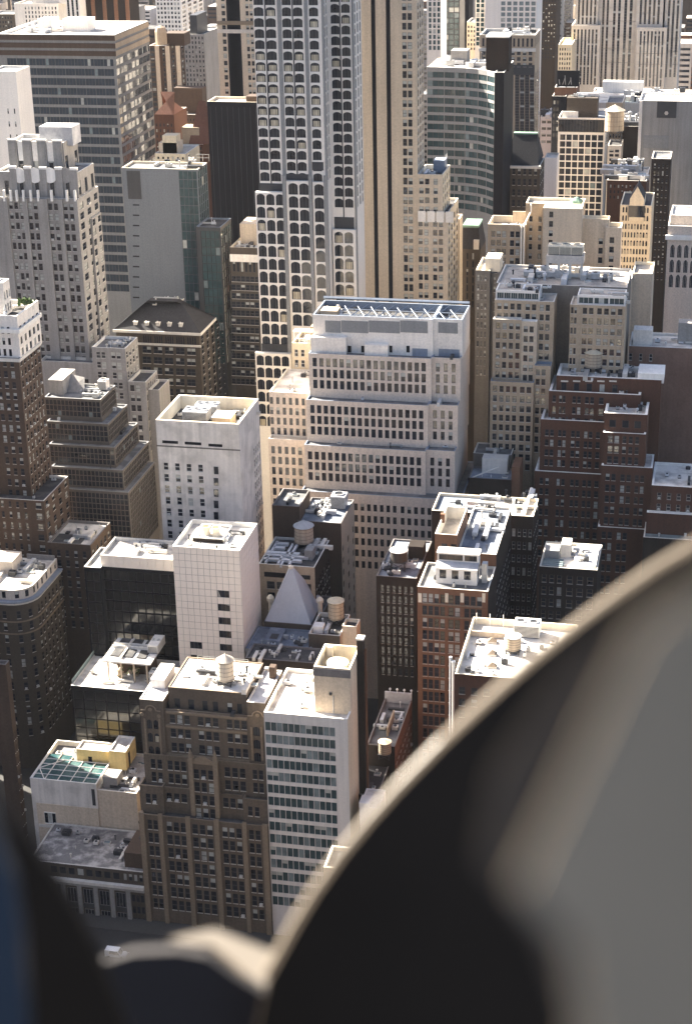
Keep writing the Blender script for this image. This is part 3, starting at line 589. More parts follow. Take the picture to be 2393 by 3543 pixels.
# ================================================================== shaded lofts with ducts
b=Bd('duct_roof_loft','tan arched-window loft with pale ducts across its dark roof',-105,455)
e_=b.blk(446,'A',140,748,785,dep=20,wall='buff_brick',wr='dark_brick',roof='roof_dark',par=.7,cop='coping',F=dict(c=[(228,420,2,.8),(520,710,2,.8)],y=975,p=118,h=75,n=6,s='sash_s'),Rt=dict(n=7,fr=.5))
b.fbox('arched_window',446,'A',200,430,872,925,.03,'black_wall',.1); b.fbox('arched_window',446,'A',560,700,905,950,.03,'black_wall',.1)
zr=e_.zr
for (xa,xb,ya,yb) in ((.05,.72,.14,.20),(.05,.8,.28,.33),(.1,.13,.02,.3),(.32,.36,.02,.3),(.52,.56,.02,.3),(.38,.42,.3,.75),(.46,.50,.3,.75),(.08,.12,.45,.8),(.1,.3,.55,.62),(.1,.32,.7,.77),(.03,.62,.36,.44)):
    x0,x1=e_.x0,e_.x1; y0=446; m=MB(); m.box(x0+xa*(x1-x0),x0+xb*(x1-x0),y0+ya*20,y0+yb*20,zr+.3,zr+1.1,'galvanised'); b.part('duct',m)
b.bx('bulkhead',e_.x1-4.4,e_.x1-2,452,456,zr,zr+3.2,'mid_grey'); b.clutter(e_.x1-5,e_.x1-1,457,464,zr,7,51); b.done()
X0,Y0=on_level('A',625,560,zr+1); water_tank('shaded water tank with pale cone among ducts on dark roof',X0,Y0+1,zr,2.9,5.2,1.,'tank_wood','tank_roof_grey',cone=.6)
b=Bd('machine_roof_loft','brown loft with a cluttered machine roof and lit tan flank behind the ducts',-95,478)
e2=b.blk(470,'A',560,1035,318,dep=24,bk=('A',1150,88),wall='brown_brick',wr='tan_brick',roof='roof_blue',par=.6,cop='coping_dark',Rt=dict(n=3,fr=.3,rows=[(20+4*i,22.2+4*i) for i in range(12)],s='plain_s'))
b.blk(470.5,'A',285,582,150,dep=14,zb=0,wall='brown_brick',roof='roof_grey',par=1,cop='coping_dark'); b.clutter(e2.x0+2,e2.x1-6,474,486,e2.zr,22,61,1.1); b.done()
hvac('tall pale cooling unit at the back of the cluttered machine roof',e2.x1-3.6,e2.y1-5,e2.zr,4.6,4.4,4.2,1,'galvanised')
# ================================================================== shaded dark loft with a tank
b=Bd('dark_loft','very dark narrow loft with a pale blue roof, between pyramid and brick loft',-78,450)
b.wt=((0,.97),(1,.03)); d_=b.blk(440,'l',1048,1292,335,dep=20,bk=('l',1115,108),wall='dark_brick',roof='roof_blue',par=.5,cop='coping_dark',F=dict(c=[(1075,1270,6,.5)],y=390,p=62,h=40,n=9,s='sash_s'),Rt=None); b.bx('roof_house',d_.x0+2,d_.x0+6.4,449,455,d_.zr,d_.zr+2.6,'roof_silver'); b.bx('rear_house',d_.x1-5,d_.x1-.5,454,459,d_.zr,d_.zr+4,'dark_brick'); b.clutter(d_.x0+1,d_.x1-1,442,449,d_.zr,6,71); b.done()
X0,Y0=on_level('l',1180,285,d_.zr+1); water_tank('dark water tank on tall legs over the pale blue roof',X0,Y0+1.5,d_.zr,2.5,3.2,2.6,'tank_dark','tank_roof_grey',cone=.4)
# ================================================================== brick loft with white sunroom
b=Bd('brick_loft','orange brick loft with a white glazed sunroom on its front roof',-50,440)
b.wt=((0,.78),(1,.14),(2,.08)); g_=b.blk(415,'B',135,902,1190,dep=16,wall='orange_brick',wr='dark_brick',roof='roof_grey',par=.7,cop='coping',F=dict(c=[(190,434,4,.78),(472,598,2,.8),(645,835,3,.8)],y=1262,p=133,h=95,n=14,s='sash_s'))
Yu=on_level('B',325,950,g_.zr)[1]
up=b.blk(Yu,'B',562,990,815,dep=40,bk=('B',1168,330),zb=0,wall='orange_brick',wr='dark_brick',roof='roof_blue',par=.7,cop='coping',x1=g_.x1,Rt=dict(n=9,fr=.5,rows=[(8+3.8*i,10.2+3.8*i) for i in range(18)],s='sash_s'))
tw=b.blk(Yu-.05,'B',325,565,617,dep=18,bk=('B',690,332),zb=g_.zr-1,wall='orange_brick',roof='roof_gravel',par=3.6,pt=.35,cop='coping',F=dict(c=[(395,560,2,.62)],y=722,p=60,h=70,n=1,s='sash_s'))
b.fbox('stone_band',Yu-.05,'B',400,560,795,830,.15,'coping')
Ys=on_level('B',335,1152,g_.zr)[1]; zs=z_on('B',335,985,Ys); zb=g_.zr; xs0=x_at('B',335,Ys,zs); xs1=x_at('B',782,Ys,zs)
sm=MB(); b.wall((xs0,Ys),(xs1,Ys),zb,zs,'white_stone',[(1.0+i*(xs1-xs0-1.2)/3,1.0+i*(xs1-xs0-1.2)/3+(xs1-xs0)/3-1.9) for i in range(3)],[(zb+1.5,zs-.5)],'rib_s'); b.wall((xs1,Ys),(xs1,Ys+5),zb,zs,'white_stone',[(1,4)],[(zb+1.5,zs-.5)],'rib_s'); b.wall((xs0,Ys+5),(xs0,Ys),zb,zs,'white_stone')
m=MB(); m.poly([(xs0-.2,Ys-.2,zs),(xs1+.2,Ys-.2,zs),(xs1+.2,Ys+2.6,zs+1.0),(xs0-.2,Ys+2.6,zs+1.0)],'roof_silver'); b.part('sunroom_roof',m)
b.wall((xs0,Ys+2.6),(xs1,Ys+2.6),zs+1.0,zs+3.2,'white_stone',[(.4,(xs1-xs0)*.62),((xs1-xs0)*.66,xs1-xs0-.4)],[(zs+1.25,zs+2.9)],'rib_s'); b.wall((xs1,Ys+2.6),(xs1,Ys+6),zs-1,zs+3.2,'white_stone'); b.bx('clerestory_roof',xs0-.2,xs1+.3,Ys+2.4,Ys+6.4,zs+3.2,zs+3.45,'coping_white')
zr=up.zr
for (xa,ya,w,d) in ((up.x0+3.2,Yu+16,1.4,8),(up.x0+6.2,Yu+15,1.4,9),(up.x0+4.7,Yu+21,5.5,1.3)): b.bx('duct',xa-w/2,xa+w/2,ya-d/2,ya+d/2,zr+.4,zr+1.6,'coping_white')
b.clutter(up.x0+1,up.x0+7,Yu+26,Yu+36,zr,10,81); b.bx('vent_stack',g_.x1-2.6,g_.x1-1.2,Ys+2,Ys+4,zb,zb+5.6,'steel'); b.bx('chimney',tw.x0-.1,tw.x0+1.0,Yu+10,Yu+11.2,tw.z-1,tw.z+1.6,'orange_brick')
for i,(xa,xb) in enumerate(((145,182),(436,470),(602,640),(838,872))): b.fbox('pier_block',415,'B',xa,xb,1262,1360,.12,'coping_cream')
for ya,c in ((1362,'gothic_trim'),(1492,'gothic_trim')): b.fbox('string_course',415,'B',190,835,ya,ya+14,.15,c)
b.done()
# ================================================================== lofts right of it
b=Bd('white_roof_loft','dark brick loft with a bright white framed roof behind the brick loft',-60,480)
b.wt=((0,.85),(2,.15)); h_=b.blk(468,'B',290,1395,362,dep=24,bk=('B',1470,238),wall='dark_brick',roof='roof_white',par=1.,cop='coping_cream',F=dict(c=[(1165,1375,4,.55)],y=560,p=140,h=75,xr=1165,n=8,s='sash_w'),Rt=dict(n=6,fr=.5))
b.bx('blue_roof_deck',h_.x0+.6,h_.x0+14,468.6,h_.y1-.6,h_.zr,h_.zr+.12,'roof_blue'); b.bx('roof_rib',h_.x1-3.4,h_.x1-2.6,470,490,h_.zr,h_.zr+1.2,'coping_white'); b.bx('roof_slot',h_.x1-5.6,h_.x1-4.4,472,488,h_.zr,h_.zr+.15,'roof_dark'); b.clutter(h_.x0+14,h_.x1-1,471,490,h_.zr,14,91); b.done()
b=Bd('shed_roof_loft','dark loft with stepped white sheds on its roof, below the red tower',-25,462)
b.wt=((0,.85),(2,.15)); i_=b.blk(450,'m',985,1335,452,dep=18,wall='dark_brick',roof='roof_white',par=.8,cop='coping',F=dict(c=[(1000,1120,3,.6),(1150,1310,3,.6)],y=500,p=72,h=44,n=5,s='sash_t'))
b.bx('roof_shed',i_.x0+.8,i_.x0+5,456,461,i_.zr,i_.zr+3.2,'mid_grey'); b.bx('roof_shed',i_.x0+5.2,i_.x0+8,459,464,i_.zr,i_.zr+4,'coping'); b.bx('roof_slab',i_.x1-7,i_.x1-.6,452,466,i_.zr,i_.zr+1.3,'coping_white')
for q in range(4): b.bx('sawtooth_light',i_.x0+.6,i_.x0+6.4,450.8+q*1.3,451.7+q*1.3,i_.zr,i_.zr+.9,'glass_pale')
b.clutter(i_.x1-6,i_.x1-1,453,464,i_.zr+1.3,8,95,.7); b.done()
b=Bd('parapet_loft','red brick loft with walled white roof beside the dark curved metal',-45,385)
j_=b.blk(375,'m',475,1150,1100,dep=23,bk=('m',580,757),wall='red_brick',roof='roof_white',par=1.8,pt=.4,cop='coping_cream',F=dict(c=[(500,760,4,.5)],y=1180,p=70,h=40,n=4,s='sash_s'))
zr=j_.zr; Xj,Yj=on_level('m',660,880,zr); b.bx('low_wall',j_.x0+.4,Xj+5,Yj,Yj+.5,zr,zr+1.5,'tan_brick'); m=MB(); m.lathe(j_.x0-.5,376.2,[(.35,0),(.35,j_.z+2.4),(.5,j_.z+2.4),(.5,j_.z+2.8)],'coping_white',10); b.part('flue_pipe',m); m=MB(); m.lathe(j_.x0-1.3,376.6,[(.3,0),(.3,j_.z+3.3),(.42,j_.z+3.3),(.42,j_.z+3.7)],'galvanised',10); b.part('flue_pipe',m)
for q in range(3):
    Xq,Yq=on_level('m',700,905+75*q,zr+.4); m=MB(); m.box(Xq-1.2,Xq+1.2,Yq-.8,Yq+.8,zr,zr+.5,'coping'); v=len(m.v); m.v+=[(Xq-1.2,Yq-.8,zr+.5),(Xq+1.2,Yq-.8,zr+.5),(Xq+1.2,Yq+.8,zr+.5),(Xq-1.2,Yq+.8,zr+.5),(Xq,Yq,zr+1.6)]
    for f in ((0,1,4),(1,2,4),(2,3,4),(3,0,4)): m.f.append(tuple(v+t for t in f)); m.m.append(m.mi('buff_brick'))
    b.part('roof_hood',m)
m=MB()
for q in range(3): m.bar((j_.x0+1+q*3.5,j_.y1-.8,zr),(j_.x0+1+q*3.5,j_.y1-.8,zr+3.4),.09,'coping_white')
b.part('pole',m); b.clutter(j_.x0+1,j_.x0+9,377,392,zr,8,97,.7); b.done()
Xq,Yq=on_level('m',815,985,zr); water_tank('stubby pale water tank on the walled white roof, lower right',Xq+.3,Yq+1.5,zr,2.0,3.6,.9,'tank_wood','tank_roof_grey',cone=.45)
Xq,Yq=on_level('m',905,890,zr); hvac('white twin-fan cooling unit behind the stubby tank on the walled roof',Xq,Yq+2.6,zr,6.6,4.6,3.6,2,'coping_white')
# ================================================================== small roofs right of the slab
b=Bd('rear_loft','dark low loft with orange brick flank right of the white slab',-78,400)
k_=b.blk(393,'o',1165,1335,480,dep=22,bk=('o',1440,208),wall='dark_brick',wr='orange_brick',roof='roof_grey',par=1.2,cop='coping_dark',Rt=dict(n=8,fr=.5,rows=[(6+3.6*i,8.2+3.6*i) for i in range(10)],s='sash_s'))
b.bx('rear_wall',k_.x0,k_.x1,k_.y1-.8,k_.y1-.1,k_.zr,k_.z+2,'roof_silver'); b.clutter(k_.x0+1,k_.x1-1,402,k_.y1-2,k_.zr,12,101,.8); b.bx('roof_wall',k_.x0+4,k_.x0+4.4,400,410,k_.zr,k_.zr+2.6,'buff_brick'); m=MB()
for q in range(5): m.lathe(k_.x0+1.5+q*2,k_.y1-.5,[(.15,k_.z+2),(.15,k_.z+2.9),(.4,k_.z+2.9),(.1,k_.z+3.3)],'galvanised',8)
b.part('vent_cowls',m); b.done()
Xq,Yq=on_level('o',1275,520,k_.zr); water_tank('small tan water tank below the chimney of the white slab',Xq,Yq,k_.zr-2,1.7,3.4,1.4,'tank_wood','tank_wood',cone=.35)
b=Bd('black_roof_house','low house with flat black roof at the foot of the white slab',-72,382)
l_=b.blk(378,'o',1050,1235,775,dep=12,bk=('o',1290,580),wall='dark_brick',roof='slate',par=.3,cop='coping_dark'); m=MB(); m.box(l_.x0+.8,l_.x0+3,384,388,l_.zr,l_.zr+.3,'charcoal_metal'); b.part('skylight',m); b.bx('roof_hatch',l_.x1-2.4,l_.x1-1.6,380.5,381.4,l_.zr,l_.zr+.5,'coping'); b.done()
b=Bd('white_house','small white painted house with a bright sloped roof under the curved metal edge',-68,371)
w_=b.blk(367.5,'o',1042,1240,850,dep=9,wall='white_stone',roof='roof_white',par=.2,cop='coping_white',F=dict(c=[(1065,1150,2,.5)],y=905,p=80,h=48,n=5,s='sash_w'),x0=s_.x1+2.4); b.bx('dormer',w_.x0,w_.x0+2.6,367.2,371,w_.z,w_.z+1.4,'white_stone'); b.done()
b=Bd('corner_roof','cream parapet roof corner low beside the white slab base',-68,331)
q_=b.blk(327,'o',905,1060,1221,dep=9,wall='buff_brick',roof='roof_grey',par=1.,pt=.5,cop='coping_cream'); b.done()
# ================================================================== limestone setback block in the centre
b=Bd('setback_block','broad limestone setback block with small dark windows and roof truss, centre',-105,520)
LP='limestone_pink'; wk='plain_s'
b.wt=((0,.93),(1,.07))
sp=dict(zb=0)
t4=b.blk(497,'i',596,1560,868,dep=34,wall=LP,roof='roof_grey',par=.5,cop='blue_grey_metal',F=dict(c=[(915,1170,7,.56),(1195,1380,5,.56)],y=945,p=69,h=40,n=6,xr=915,s=wk))
t3=b.blk(501,'i',614,1345,590,dep=30,zb=t4.z-1,wall=LP,roof='roof_grey',par=.5,cop='blue_grey_metal',F=dict(c=[(636,1318,17,.64)],y=630,p=62.5,h=46,n=4,s=wk))
b.blk(502.4,'i',1340,1522,632,z=t3.z,dep=28,zb=t4.z-1,x0=t3.x1,wall=LP,roof='roof_grey',par=.5,cop='blue_grey_metal',F=dict(c=[(1374,1492,3,.5)],y=668,p=62.5,h=46,n=4,s=wk))
t2=b.blk(505.2,'i',625,1360,318,dep=26,zb=t3.z-1,wall=LP,roof='roof_grey',par=.5,cop='blue_grey_metal',F=dict(c=[(650,1332,17,.64)],y=350,p=64,h=47,n=4,s=wk))
b.blk(506.6,'i',1358,1540,350,z=t2.z,dep=24,zb=t3.z-1,x0=t2.x1,wall=LP,roof='roof_grey',par=.5,cop='blue_grey_metal',F=dict(c=[(1390,1508,3,.5)],y=382,p=64,h=47,n=4,s=wk))
t1=b.blk(509.5,'i',640,1380,38,dep=22,zb=t2.z-1,wall=LP,roof='roof_grey',par=.5,cop='blue_grey_metal',F=dict(c=[(664,1347,17,.64)],y=66,p=66,h=49,n=4,s=wk))
tr1=b.blk(510.9,'i',1378,1556,70,z=t1.z,dep=20.6,zb=t2.z-1,x0=t1.x1,wall=LP,roof='roof_grey',par=.5,cop='blue_grey_metal',F=dict(c=[(1408,1526,3,.5)],y=98,p=66,h=49,n=4,s=wk))
mb=b.blk(513,'e',665,1390,852,dep=17,zb=t1.z-1,wall='limestone_pale',roof='roof_dark',par=2.2,pt=.5,cop='blue_grey_metal'); mr=b.blk(513.8,'e',1388,1568,880,z=mb.z,x0=mb.x1,dep=16.2,zb=t1.z-1,wall='limestone_pale',roof='roof_dark',par=2.2,pt=.5,cop='blue_grey_metal')
for i,(xa,xb) in enumerate(((740,835),(838,1000),(1003,1190),(1193,1358))): b.fbox('louvre_panel',513,'e',xa,xb,887,958,.1,'mid_grey')
b.fbox('louvre_panel',513.8,'e',1422,1540,897,962,.1,'mid_grey'); b.fbox('louvre_panel',513.8,'e',1425,1550,1058,1105,.1,'blue_grey_metal'); b.fbox('louvre_panel',513,'e',1265,1358,1055,1108,.1,'blue_grey_metal'); b.fbox('louvre_panel',513,'e',765,812,1020,1075,.1,'blue_grey_metal')
b.fbox('roof_box',513,'e',662,874,975,1070,2.2,'limestone_pale'); b.fbox('roof_box',513,'e',985,1125,1022,1092,2.2,'limestone_pale')
for xa,xb in ((836,856),(876,898),(958,980),(1128,1145),(1230,1250)): b.fbox('doorway',513,'e',xa,xb,1040,1080,.05,'black_wall')
m=MB(); zt=mb.z-.1; n=9
for j in range(2):
    yy=515+j*6
    for i in range(n):
        xa=mb.x0+8+(mr.x1-mb.x0-9)*i/n; xb=mb.x0+8+(mr.x1-mb.x0-9)*(i+1)/n; m.bar((xa,yy,zt),(xb,yy,zt),.16,'blue_grey_metal'); m.bar((xa,yy,zt),(xb,yy,zt-1.8),.12,'galvanised'); m.bar((xb,yy,zt),(xb,yy,zt-1.9),.12,'blue_grey_metal')
for i in range(n): xa=mb.x0+8+(mr.x1-mb.x0-9)*i/n; m.bar((xa,514,zt+.1),(xa+3,528,zt+.1),.13,'blue_grey_metal'); m.bar((xa+4,514,zt+.1),(xa,524,zt+.1),.16,'blue_grey_metal')
b.part('roof_truss',m); m=MB(); m.bar((mb.x0,529,zt+1.2),(mr.x1,529,zt+1.2),.5,'blue_grey_metal'); b.part('window_rig_rail',m); b.clutter(mb.x0+2,mb.x0+9,516,527,mb.zr,6,201); b.bx('roof_tent',mb.x0+1.5,mb.x0+7,517,522,mb.zr,mb.zr+2.4,'buff_brick')
w1=b.blk(512,'i',402,650,270,dep=24,wall=LP,roof='roof_white',par=.7,cop='coping',x1=t1.x0,F=dict(c=[(406,618,6,.52)],y=302,p=61,h=40,n=4,s=wk))
w2=b.blk(508,'i',398,630,553,dep=4,wall=LP,roof='roof_gravel',par=.4,cop='coping',x1=t3.x0,F=dict(c=[(415,600,5,.55)],y=598,p=63,h=42,n=6,s=wk))
b.done()
b=Bd('cream_tower','narrow cream brick tower with a roof pergola left of the limestone block',-128,540)
c_=b.blk(537,'e',540,700,1022,dep=14,wall='cream_brick',roof='roof_gravel',par=1,cop='coping_cream',F=dict(c=[(555,615,2,.55)],y=1062,p=63,h=40,n=9,s='sash_w')); b.bx('stair_house',c_.x0+5,c_.x0+11,543,549,c_.zr,c_.zr+5,'buff_brick'); m=MB()
for i in range(4): m.bar((c_.x0+.6+i*1.8,537.8,c_.zr),(c_.x0+.6+i*1.8,537.8,c_.zr+4.6),.12,'coping_cream')
m.box(c_.x0+.3,c_.x0+7,537.5,541,c_.zr+4.6,c_.zr+4.8,'coping_cream'); b.part('pergola',m); b.done()
# ================================================================== arched window tower
b=Bd('arched_tower','tall white tower of arched windows with grey piers, centre top',-110,580)
WS='white_stone'; b.lim=300
Y=568
zt=z_on('b2',105,-250,Y)
def hrows(y0,p,h,n,Y,k='b2',x=115): return b.rows(k,x,y0,p,h,n,Y)
up=b.blk(Y,'b2',98,845,-250,dep=22,wb='grey_brick',zb=0,wall=WS,roof='roof_grey',F=dict(c=[(112,347,2,.82),(418,640,2,.82),(712,812,1,.8)],xr=112,y=-42,p=119.3,h=92,n=17,s='arch_s'),Rt=dict(n=3,fr=.55,a=.03,b=.36,s='plain_s'))
dd=b.blk(Y+8.5,'b2',935,1196,-250,z=up.z,x0=up.x1,dep=12,wb='grey_brick',zb=0,wall=WS,roof='roof_grey',F=dict(c=[(946,1156,2,.82)],y=-75,p=117.3,h=92,n=20,s='arch_s'),Rt=dict(n=3,fr=.5,a=.06,b=.9,s='plain_s'))
for xa,xb,yy in ((362,402,Y),(655,692,Y),(845,868,Y),(1172,1196,Y+8.5)):
    X0=x_at('b2',xa,yy,up.z); X1=x_at('b2',xb,yy,up.z); b.bx('pier',X0,X1,yy-.35,yy,0,up.z,'mid_grey')
for xa,yy in ((226,Y),(524,Y),(1040,Y+8.5)):
    X0=x_at('b2',xa,yy,up.z); b.bx('dark_seam',X0-.15,X0+.28,yy-.06,yy,up.z-95,up.z,'charcoal_metal')
lo=b.blk(Y-2,'e',318,500,112,dep=2,wall=WS,roof='roof_grey',par=.6,cop='coping_white',F=dict(c=[(326,492,3,.86)],y=122,p=78,h=64,n=12,s='arch_s'))
lo2=b.blk(Y-1.6,'e',505,655,46,dep=1.6,wall=WS,roof='roof_grey',par=.6,cop='coping_white',F=dict(c=[(518,640,2,.88)],y=58,p=79,h=66,n=11,s='arch_s')); lo3=b.blk(Y-1.2,'e',664,750,52,dep=1.2,wall=WS,roof='roof_grey',par=.6,cop='coping_white',F=dict(c=[(674,730,1,.8)],y=64,p=80,h=66,n=9,s='arch_s'))
lo4=b.blk(Y+7,'e',785,922,338,dep=1.5,wall=WS,roof='roof_grey',par=.6,cop='coping_white',F=dict(c=[(796,908,2,.88)],y=352,p=79,h=64,n=6,s='arch_s'),Rt=None)
for (xa,xb,ya,yb,yy) in ((345,488,58,112,Y),(508,640,2,48,Y),(662,730,-70,-20,Y),(796,915,262,335,Y+8.5)): b.fbox('dark_band',yy,'e',xa,xb,ya,yb,.12,'charcoal_metal')
for xa,xb,q in ((497,518,Y-2),(652,672,Y-1.6),(742,764,Y-1.2)):
    X0=x_at('e',xa,q,lo.z-20); X1=x_at('e',xb,q,lo.z-20); b.bx('pier',X0,X1,q-.3,q+.3,0,lo.z+6,'mid_grey')
b.blk(Y-4,'e',318,530,1082,dep=2,wall=WS,roof='roof_grey',par=.6,cop='coping_white',F=dict(c=[(326,522,4,.88)],y=1096,p=73,h=58,n=6,s='arch_s')); b.fbox('dark_band',Y-2,'e',358,526,1026,1078,.2,'charcoal_metal')
za,zb_=z_on('b2',112,1420,Y),z_on('b2',112,560,Y)
b.w=[(p,a,w,h,st,1 if (za<p[2]<zb_ and p[1]<Y+2 and R_.random()<.6) else v) for p,a,w,h,st,v in b.w]; b.done()  # cream reflections painted as pane colour in the middle rows
# ================================================================== striped tan tower and its stepped neighbour
b=Bd('striped_tower','tall tan brick tower with two full height black window stripes',-95,615)
b.wt=((0,.5),(1,.4),(2,.1))
i_=b.blk(606,'b',950,1292,-240,dep=14,wall='tan_brick',roof='roof_grey',F=dict(c=[(1203,1262,2,.78)],y=-38,p=58.4,h=40,n=34,s='sash_s'),Rt=dict(n=3,fr=.55,a=.08,b=.9))
for xa,xb in ((1013,1038),(1103,1129)):
    X0=x_at('b',xa,606,i_.z); X1=x_at('b',xb,606,i_.z); b.bx('window_stripe',X0,X1,605.93,606.1,0,i_.z-.5,'black_wall')
b.done()
b=Bd('stepped_tower','tan brick stepped tower with white scalloped shoulder, right of the striped tower',-80,612)
b.wt=((0,.45),(1,.42),(2,.13))
j1=b.blk(605.6,'t',190,540,342,dep=20,bk=('t',640,208),wall='tan_brick',wr='cream_brick',roof='roof_dark',par=1.6,cop='coping',x0=i_.x1,F=dict(c=[(205,350,2,.74),(410,470,1,.8)],y=405,p=134,h=78,n=4,s='sash_s'),Rt=dict(n=4,fr=.45))  # right faces of this tower painted in paler yellow brick to look lit
j2=b.blk(605,'t',190,618,888,dep=24,bk=('t',745,682),wall='tan_brick',wr='cream_brick',roof='roof_dark',par=.8,cop='coping',x0=i_.x1,F=dict(c=[(195,335,2,.72),(404,546,2,.72)],y=1006,p=128.5,h=80,n=14,s='sash_s'),Rt=dict(n=4,fr=.5))
j3=b.blk(j2.y1,'t',735,782,985,dep=8,wall='tan_brick',wr='cream_brick',roof='roof_dark',par=.6,cop='coping_cream',x0=j2.x1-3)
for i in range(4): b.bx('scalloped_shoulder',j2.x0+.3+i*3.3,j2.x0+3.1+i*3.3,604.75,605,j2.z-3.4,j2.z+.5,'limestone_pale')
b.bx('roof_house',j1.x0+4,j1.x1-1,616,622,j1.zr,j1.zr+4.4,'blue_grey_metal'); railing(b,[(j1.x0+4,616),(j1.x1-1,616),(j1.x1-1,622)],j1.zr+4.4,1.6,'frame_white'); b.clutter(j1.x0+2,j1.x1-1,608,614,j1.zr,6,211); b.done()
b=Bd('copper_mansard_house','ornate narrow stone front under a dark copper green mansard roof',-78,636)
q=b.blk(640,'t',780,1085,1415,dep=14,wall='umber_stone',roof='slate',par=.2,F=dict(c=[(800,990,3,.32)],y=1470,p=115,h=90,n=7,s='plain_s')); m=MB(); z=q.z
for (a,c) in (((q.x0,640),(q.x1,640)),((q.x1,640),(q.x1,654)),((q.x0,654),(q.x0,640))):
    cx,cy=(q.x0+q.x1)/2,647; s_=.72; m.poly([(*a,z),(*c,z),(cx+(c[0]-cx)*s_,cy+(c[1]-cy)*s_,z+8),(cx+(a[0]-cx)*s_,cy+(a[1]-cy)*s_,z+8)],'slate')
m.box((q.x0+q.x1)/2-(q.x1-q.x0)*.38,(q.x0+q.x1)/2+(q.x1-q.x0)*.38,641.5,652.5,z+7.9,z+8.8,'copper_green'); b.part('mansard_roof',m); b.bx('dormer',q.x0+5.4,q.x0+7.4,639.8,643,z,z+3.6,'coping'); b.done()
# ================================================================== setback deco tower, left
b=Bd('deco_tower','grey stone setback tower with fluted crown and white fan ornaments, left',-245,570)
LG='limestone_grey'; b.wt=((0,.5),(1,.3),(2,.15),(3,.05))
sh=b.blk(556,'u',-300,815,900,dep=26,bk=('u',975,795),wall=LG,roof='roof_grey',par=.6,cop='coping_white',F=dict(c=[(95,240,3,.68),(290,390,2,.66),(502,606,2,.68),(662,768,2,.66)],y=965,p=105,h=66,n=20,s='sash_s'),Rt=dict(n=3,fr=.5))
f2=b.blk(558,'u',-40,800,642,dep=23,bk=('u',945,555),zb=sh.z-1,wall=LG,roof='roof_grey',par=.8,cop='coping_white',F=dict(c=[(48,93,1,.8),(205,245,1,.8),(365,405,1,.8),(523,565,1,.8),(688,726,1,.8)],y=738,p=80,h=140,n=1,s='plain_s'),Rt=dict(n=3,fr=.4))
cr=b.blk(564,'u',88,660,330,dep=15,bk=('u',748,262),zb=f2.z-1,wall=LG,roof='roof_dark',par=1.8,cop='coping_white',F=dict(c=[(196,240,1,.8),(352,398,1,.8),(508,553,1,.8)],y=478,p=80,h=145,n=1,s='plain_s'),Rt=dict(n=2,fr=.3))
for i,xa in enumerate((88,238,392,556)):
    X0=x_at('u',xa,564,cr.z); X1=x_at('u',xa+92,564,cr.z); m=MB(); m.box(X0,X1,563.4,564,f2.z-1,cr.z+.5,LG); m.box(X0+.5,X1-.5,563.2,563.4,f2.z-1,cr.z-.4,LG); m.box(X0-.1,X1+.1,563.2,564.2,cr.z+.5,cr.z+1.0,'coping_white'); b.part('fluted_pier',m)
    if i<3: X2=x_at('u',xa+105,564,cr.z); b.bx('white_panel',X2-.3,X2+2.2,563.75,564,cr.z-6.5,cr.z+.2,'coping_white' if i==0 else 'limestone_pale')
for xa,mt in ((208,'coping_white'),(365,'coping_white'),(525,'coping_white'),(690,'limestone_grey')):
    X0,z0=on_front('u',xa,682,558); m=MB(); m.lathe(X0,0,[(.4,0),(2.3,.05),(2.7,.35),(2.7,.5)],mt,12); m.v=[(x,557.55+.5-z,y+z0) for x,y,z in m.v]; b.part('fan_ornament',m)
for xa in (108,262,420,585,745):
    X0=x_at('u',xa,558,f2.z); b.bx('pier',X0,X0+2.4,557.3,558,sh.z-1,f2.z+1.2,LG); b.bx('pier_cap',X0-.1,X0+2.5,557.2,558.2,f2.z+1.2,f2.z+2,'coping_white')
for xa,xb in ((35,82),(240,288),(395,498),(608,658),(772,815)):
    X0=x_at('u',xa,556,sh.z); X1=x_at('u',xb,556,sh.z); b.bx('pier',X0,X1,555.2,556,0,sh.z-.2,LG)
for xa in (52,120,182,252,328,405,545,705,790):
    X0,z0=on_front('u',xa,872,556); b.bx('white_finial',X0-.35,X0+.35,555.1,556,z0-2.6,z0+1.2,'coping_white')
wg=b.blk(566,'u',878,962,1135,dep=11,bk=('u',1032,1072),wall=LG,roof='roof_grey',par=.8,cop='coping',x0=sh.x1,F=dict(c=[(893,930,1,.8)],y=1150,p=105,h=64,n=18,s='sash_s'),Rt=dict(n=2,fr=.5))
l1=b.blk(549,'d',553,756,1048,dep=20,bk=('d',830,988),wall=LG,roof='roof_grey',par=1,cop='coping_white',F=dict(c=[(580,636,2,.8),(670,728,2,.8)],y=1076,p=60,h=36,n=6,s='sash_w'),Rt=dict(n=4,fr=.5)); l0=b.blk(550,'d',240,556,1130,dep=6,wall=LG,roof='roof_grey',par=1,cop='coping',F=dict(c=[(385,535,4,.55)],y=1235,p=60,h=36,n=4,s='sash_s'),x1=l1.x0)
l2=b.blk(546,'h',772,880,208,dep=16,bk=('h',945,142),wall=LG,roof='roof_dark',par=1,cop='coping',F=dict(c=[(785,845,2,.75)],y=230,p=60,h=36,n=7,s='sash_s'),Rt=dict(n=6,fr=.5)); l3=b.blk(548,'h',930,960,260,dep=12,wall=LG,roof='roof_dark',par=1,cop='coping',x0=l2.x1,Rt=dict(n=4,fr=.5,rows=[(30+4*i,32.4+4*i) for i in range(9)],s='sash_s'))
b.bx('roof_house',cr.x0+10,cr.x0+22,568,576,cr.zr,cr.z+4.5,'roof_silver'); b.clutter(cr.x0+3,cr.x1-2,566,576,cr.zr,8,221); b.clutter(l1.x0+4,l1.x1-2,552,566,l1.zr,6,222); b.done()
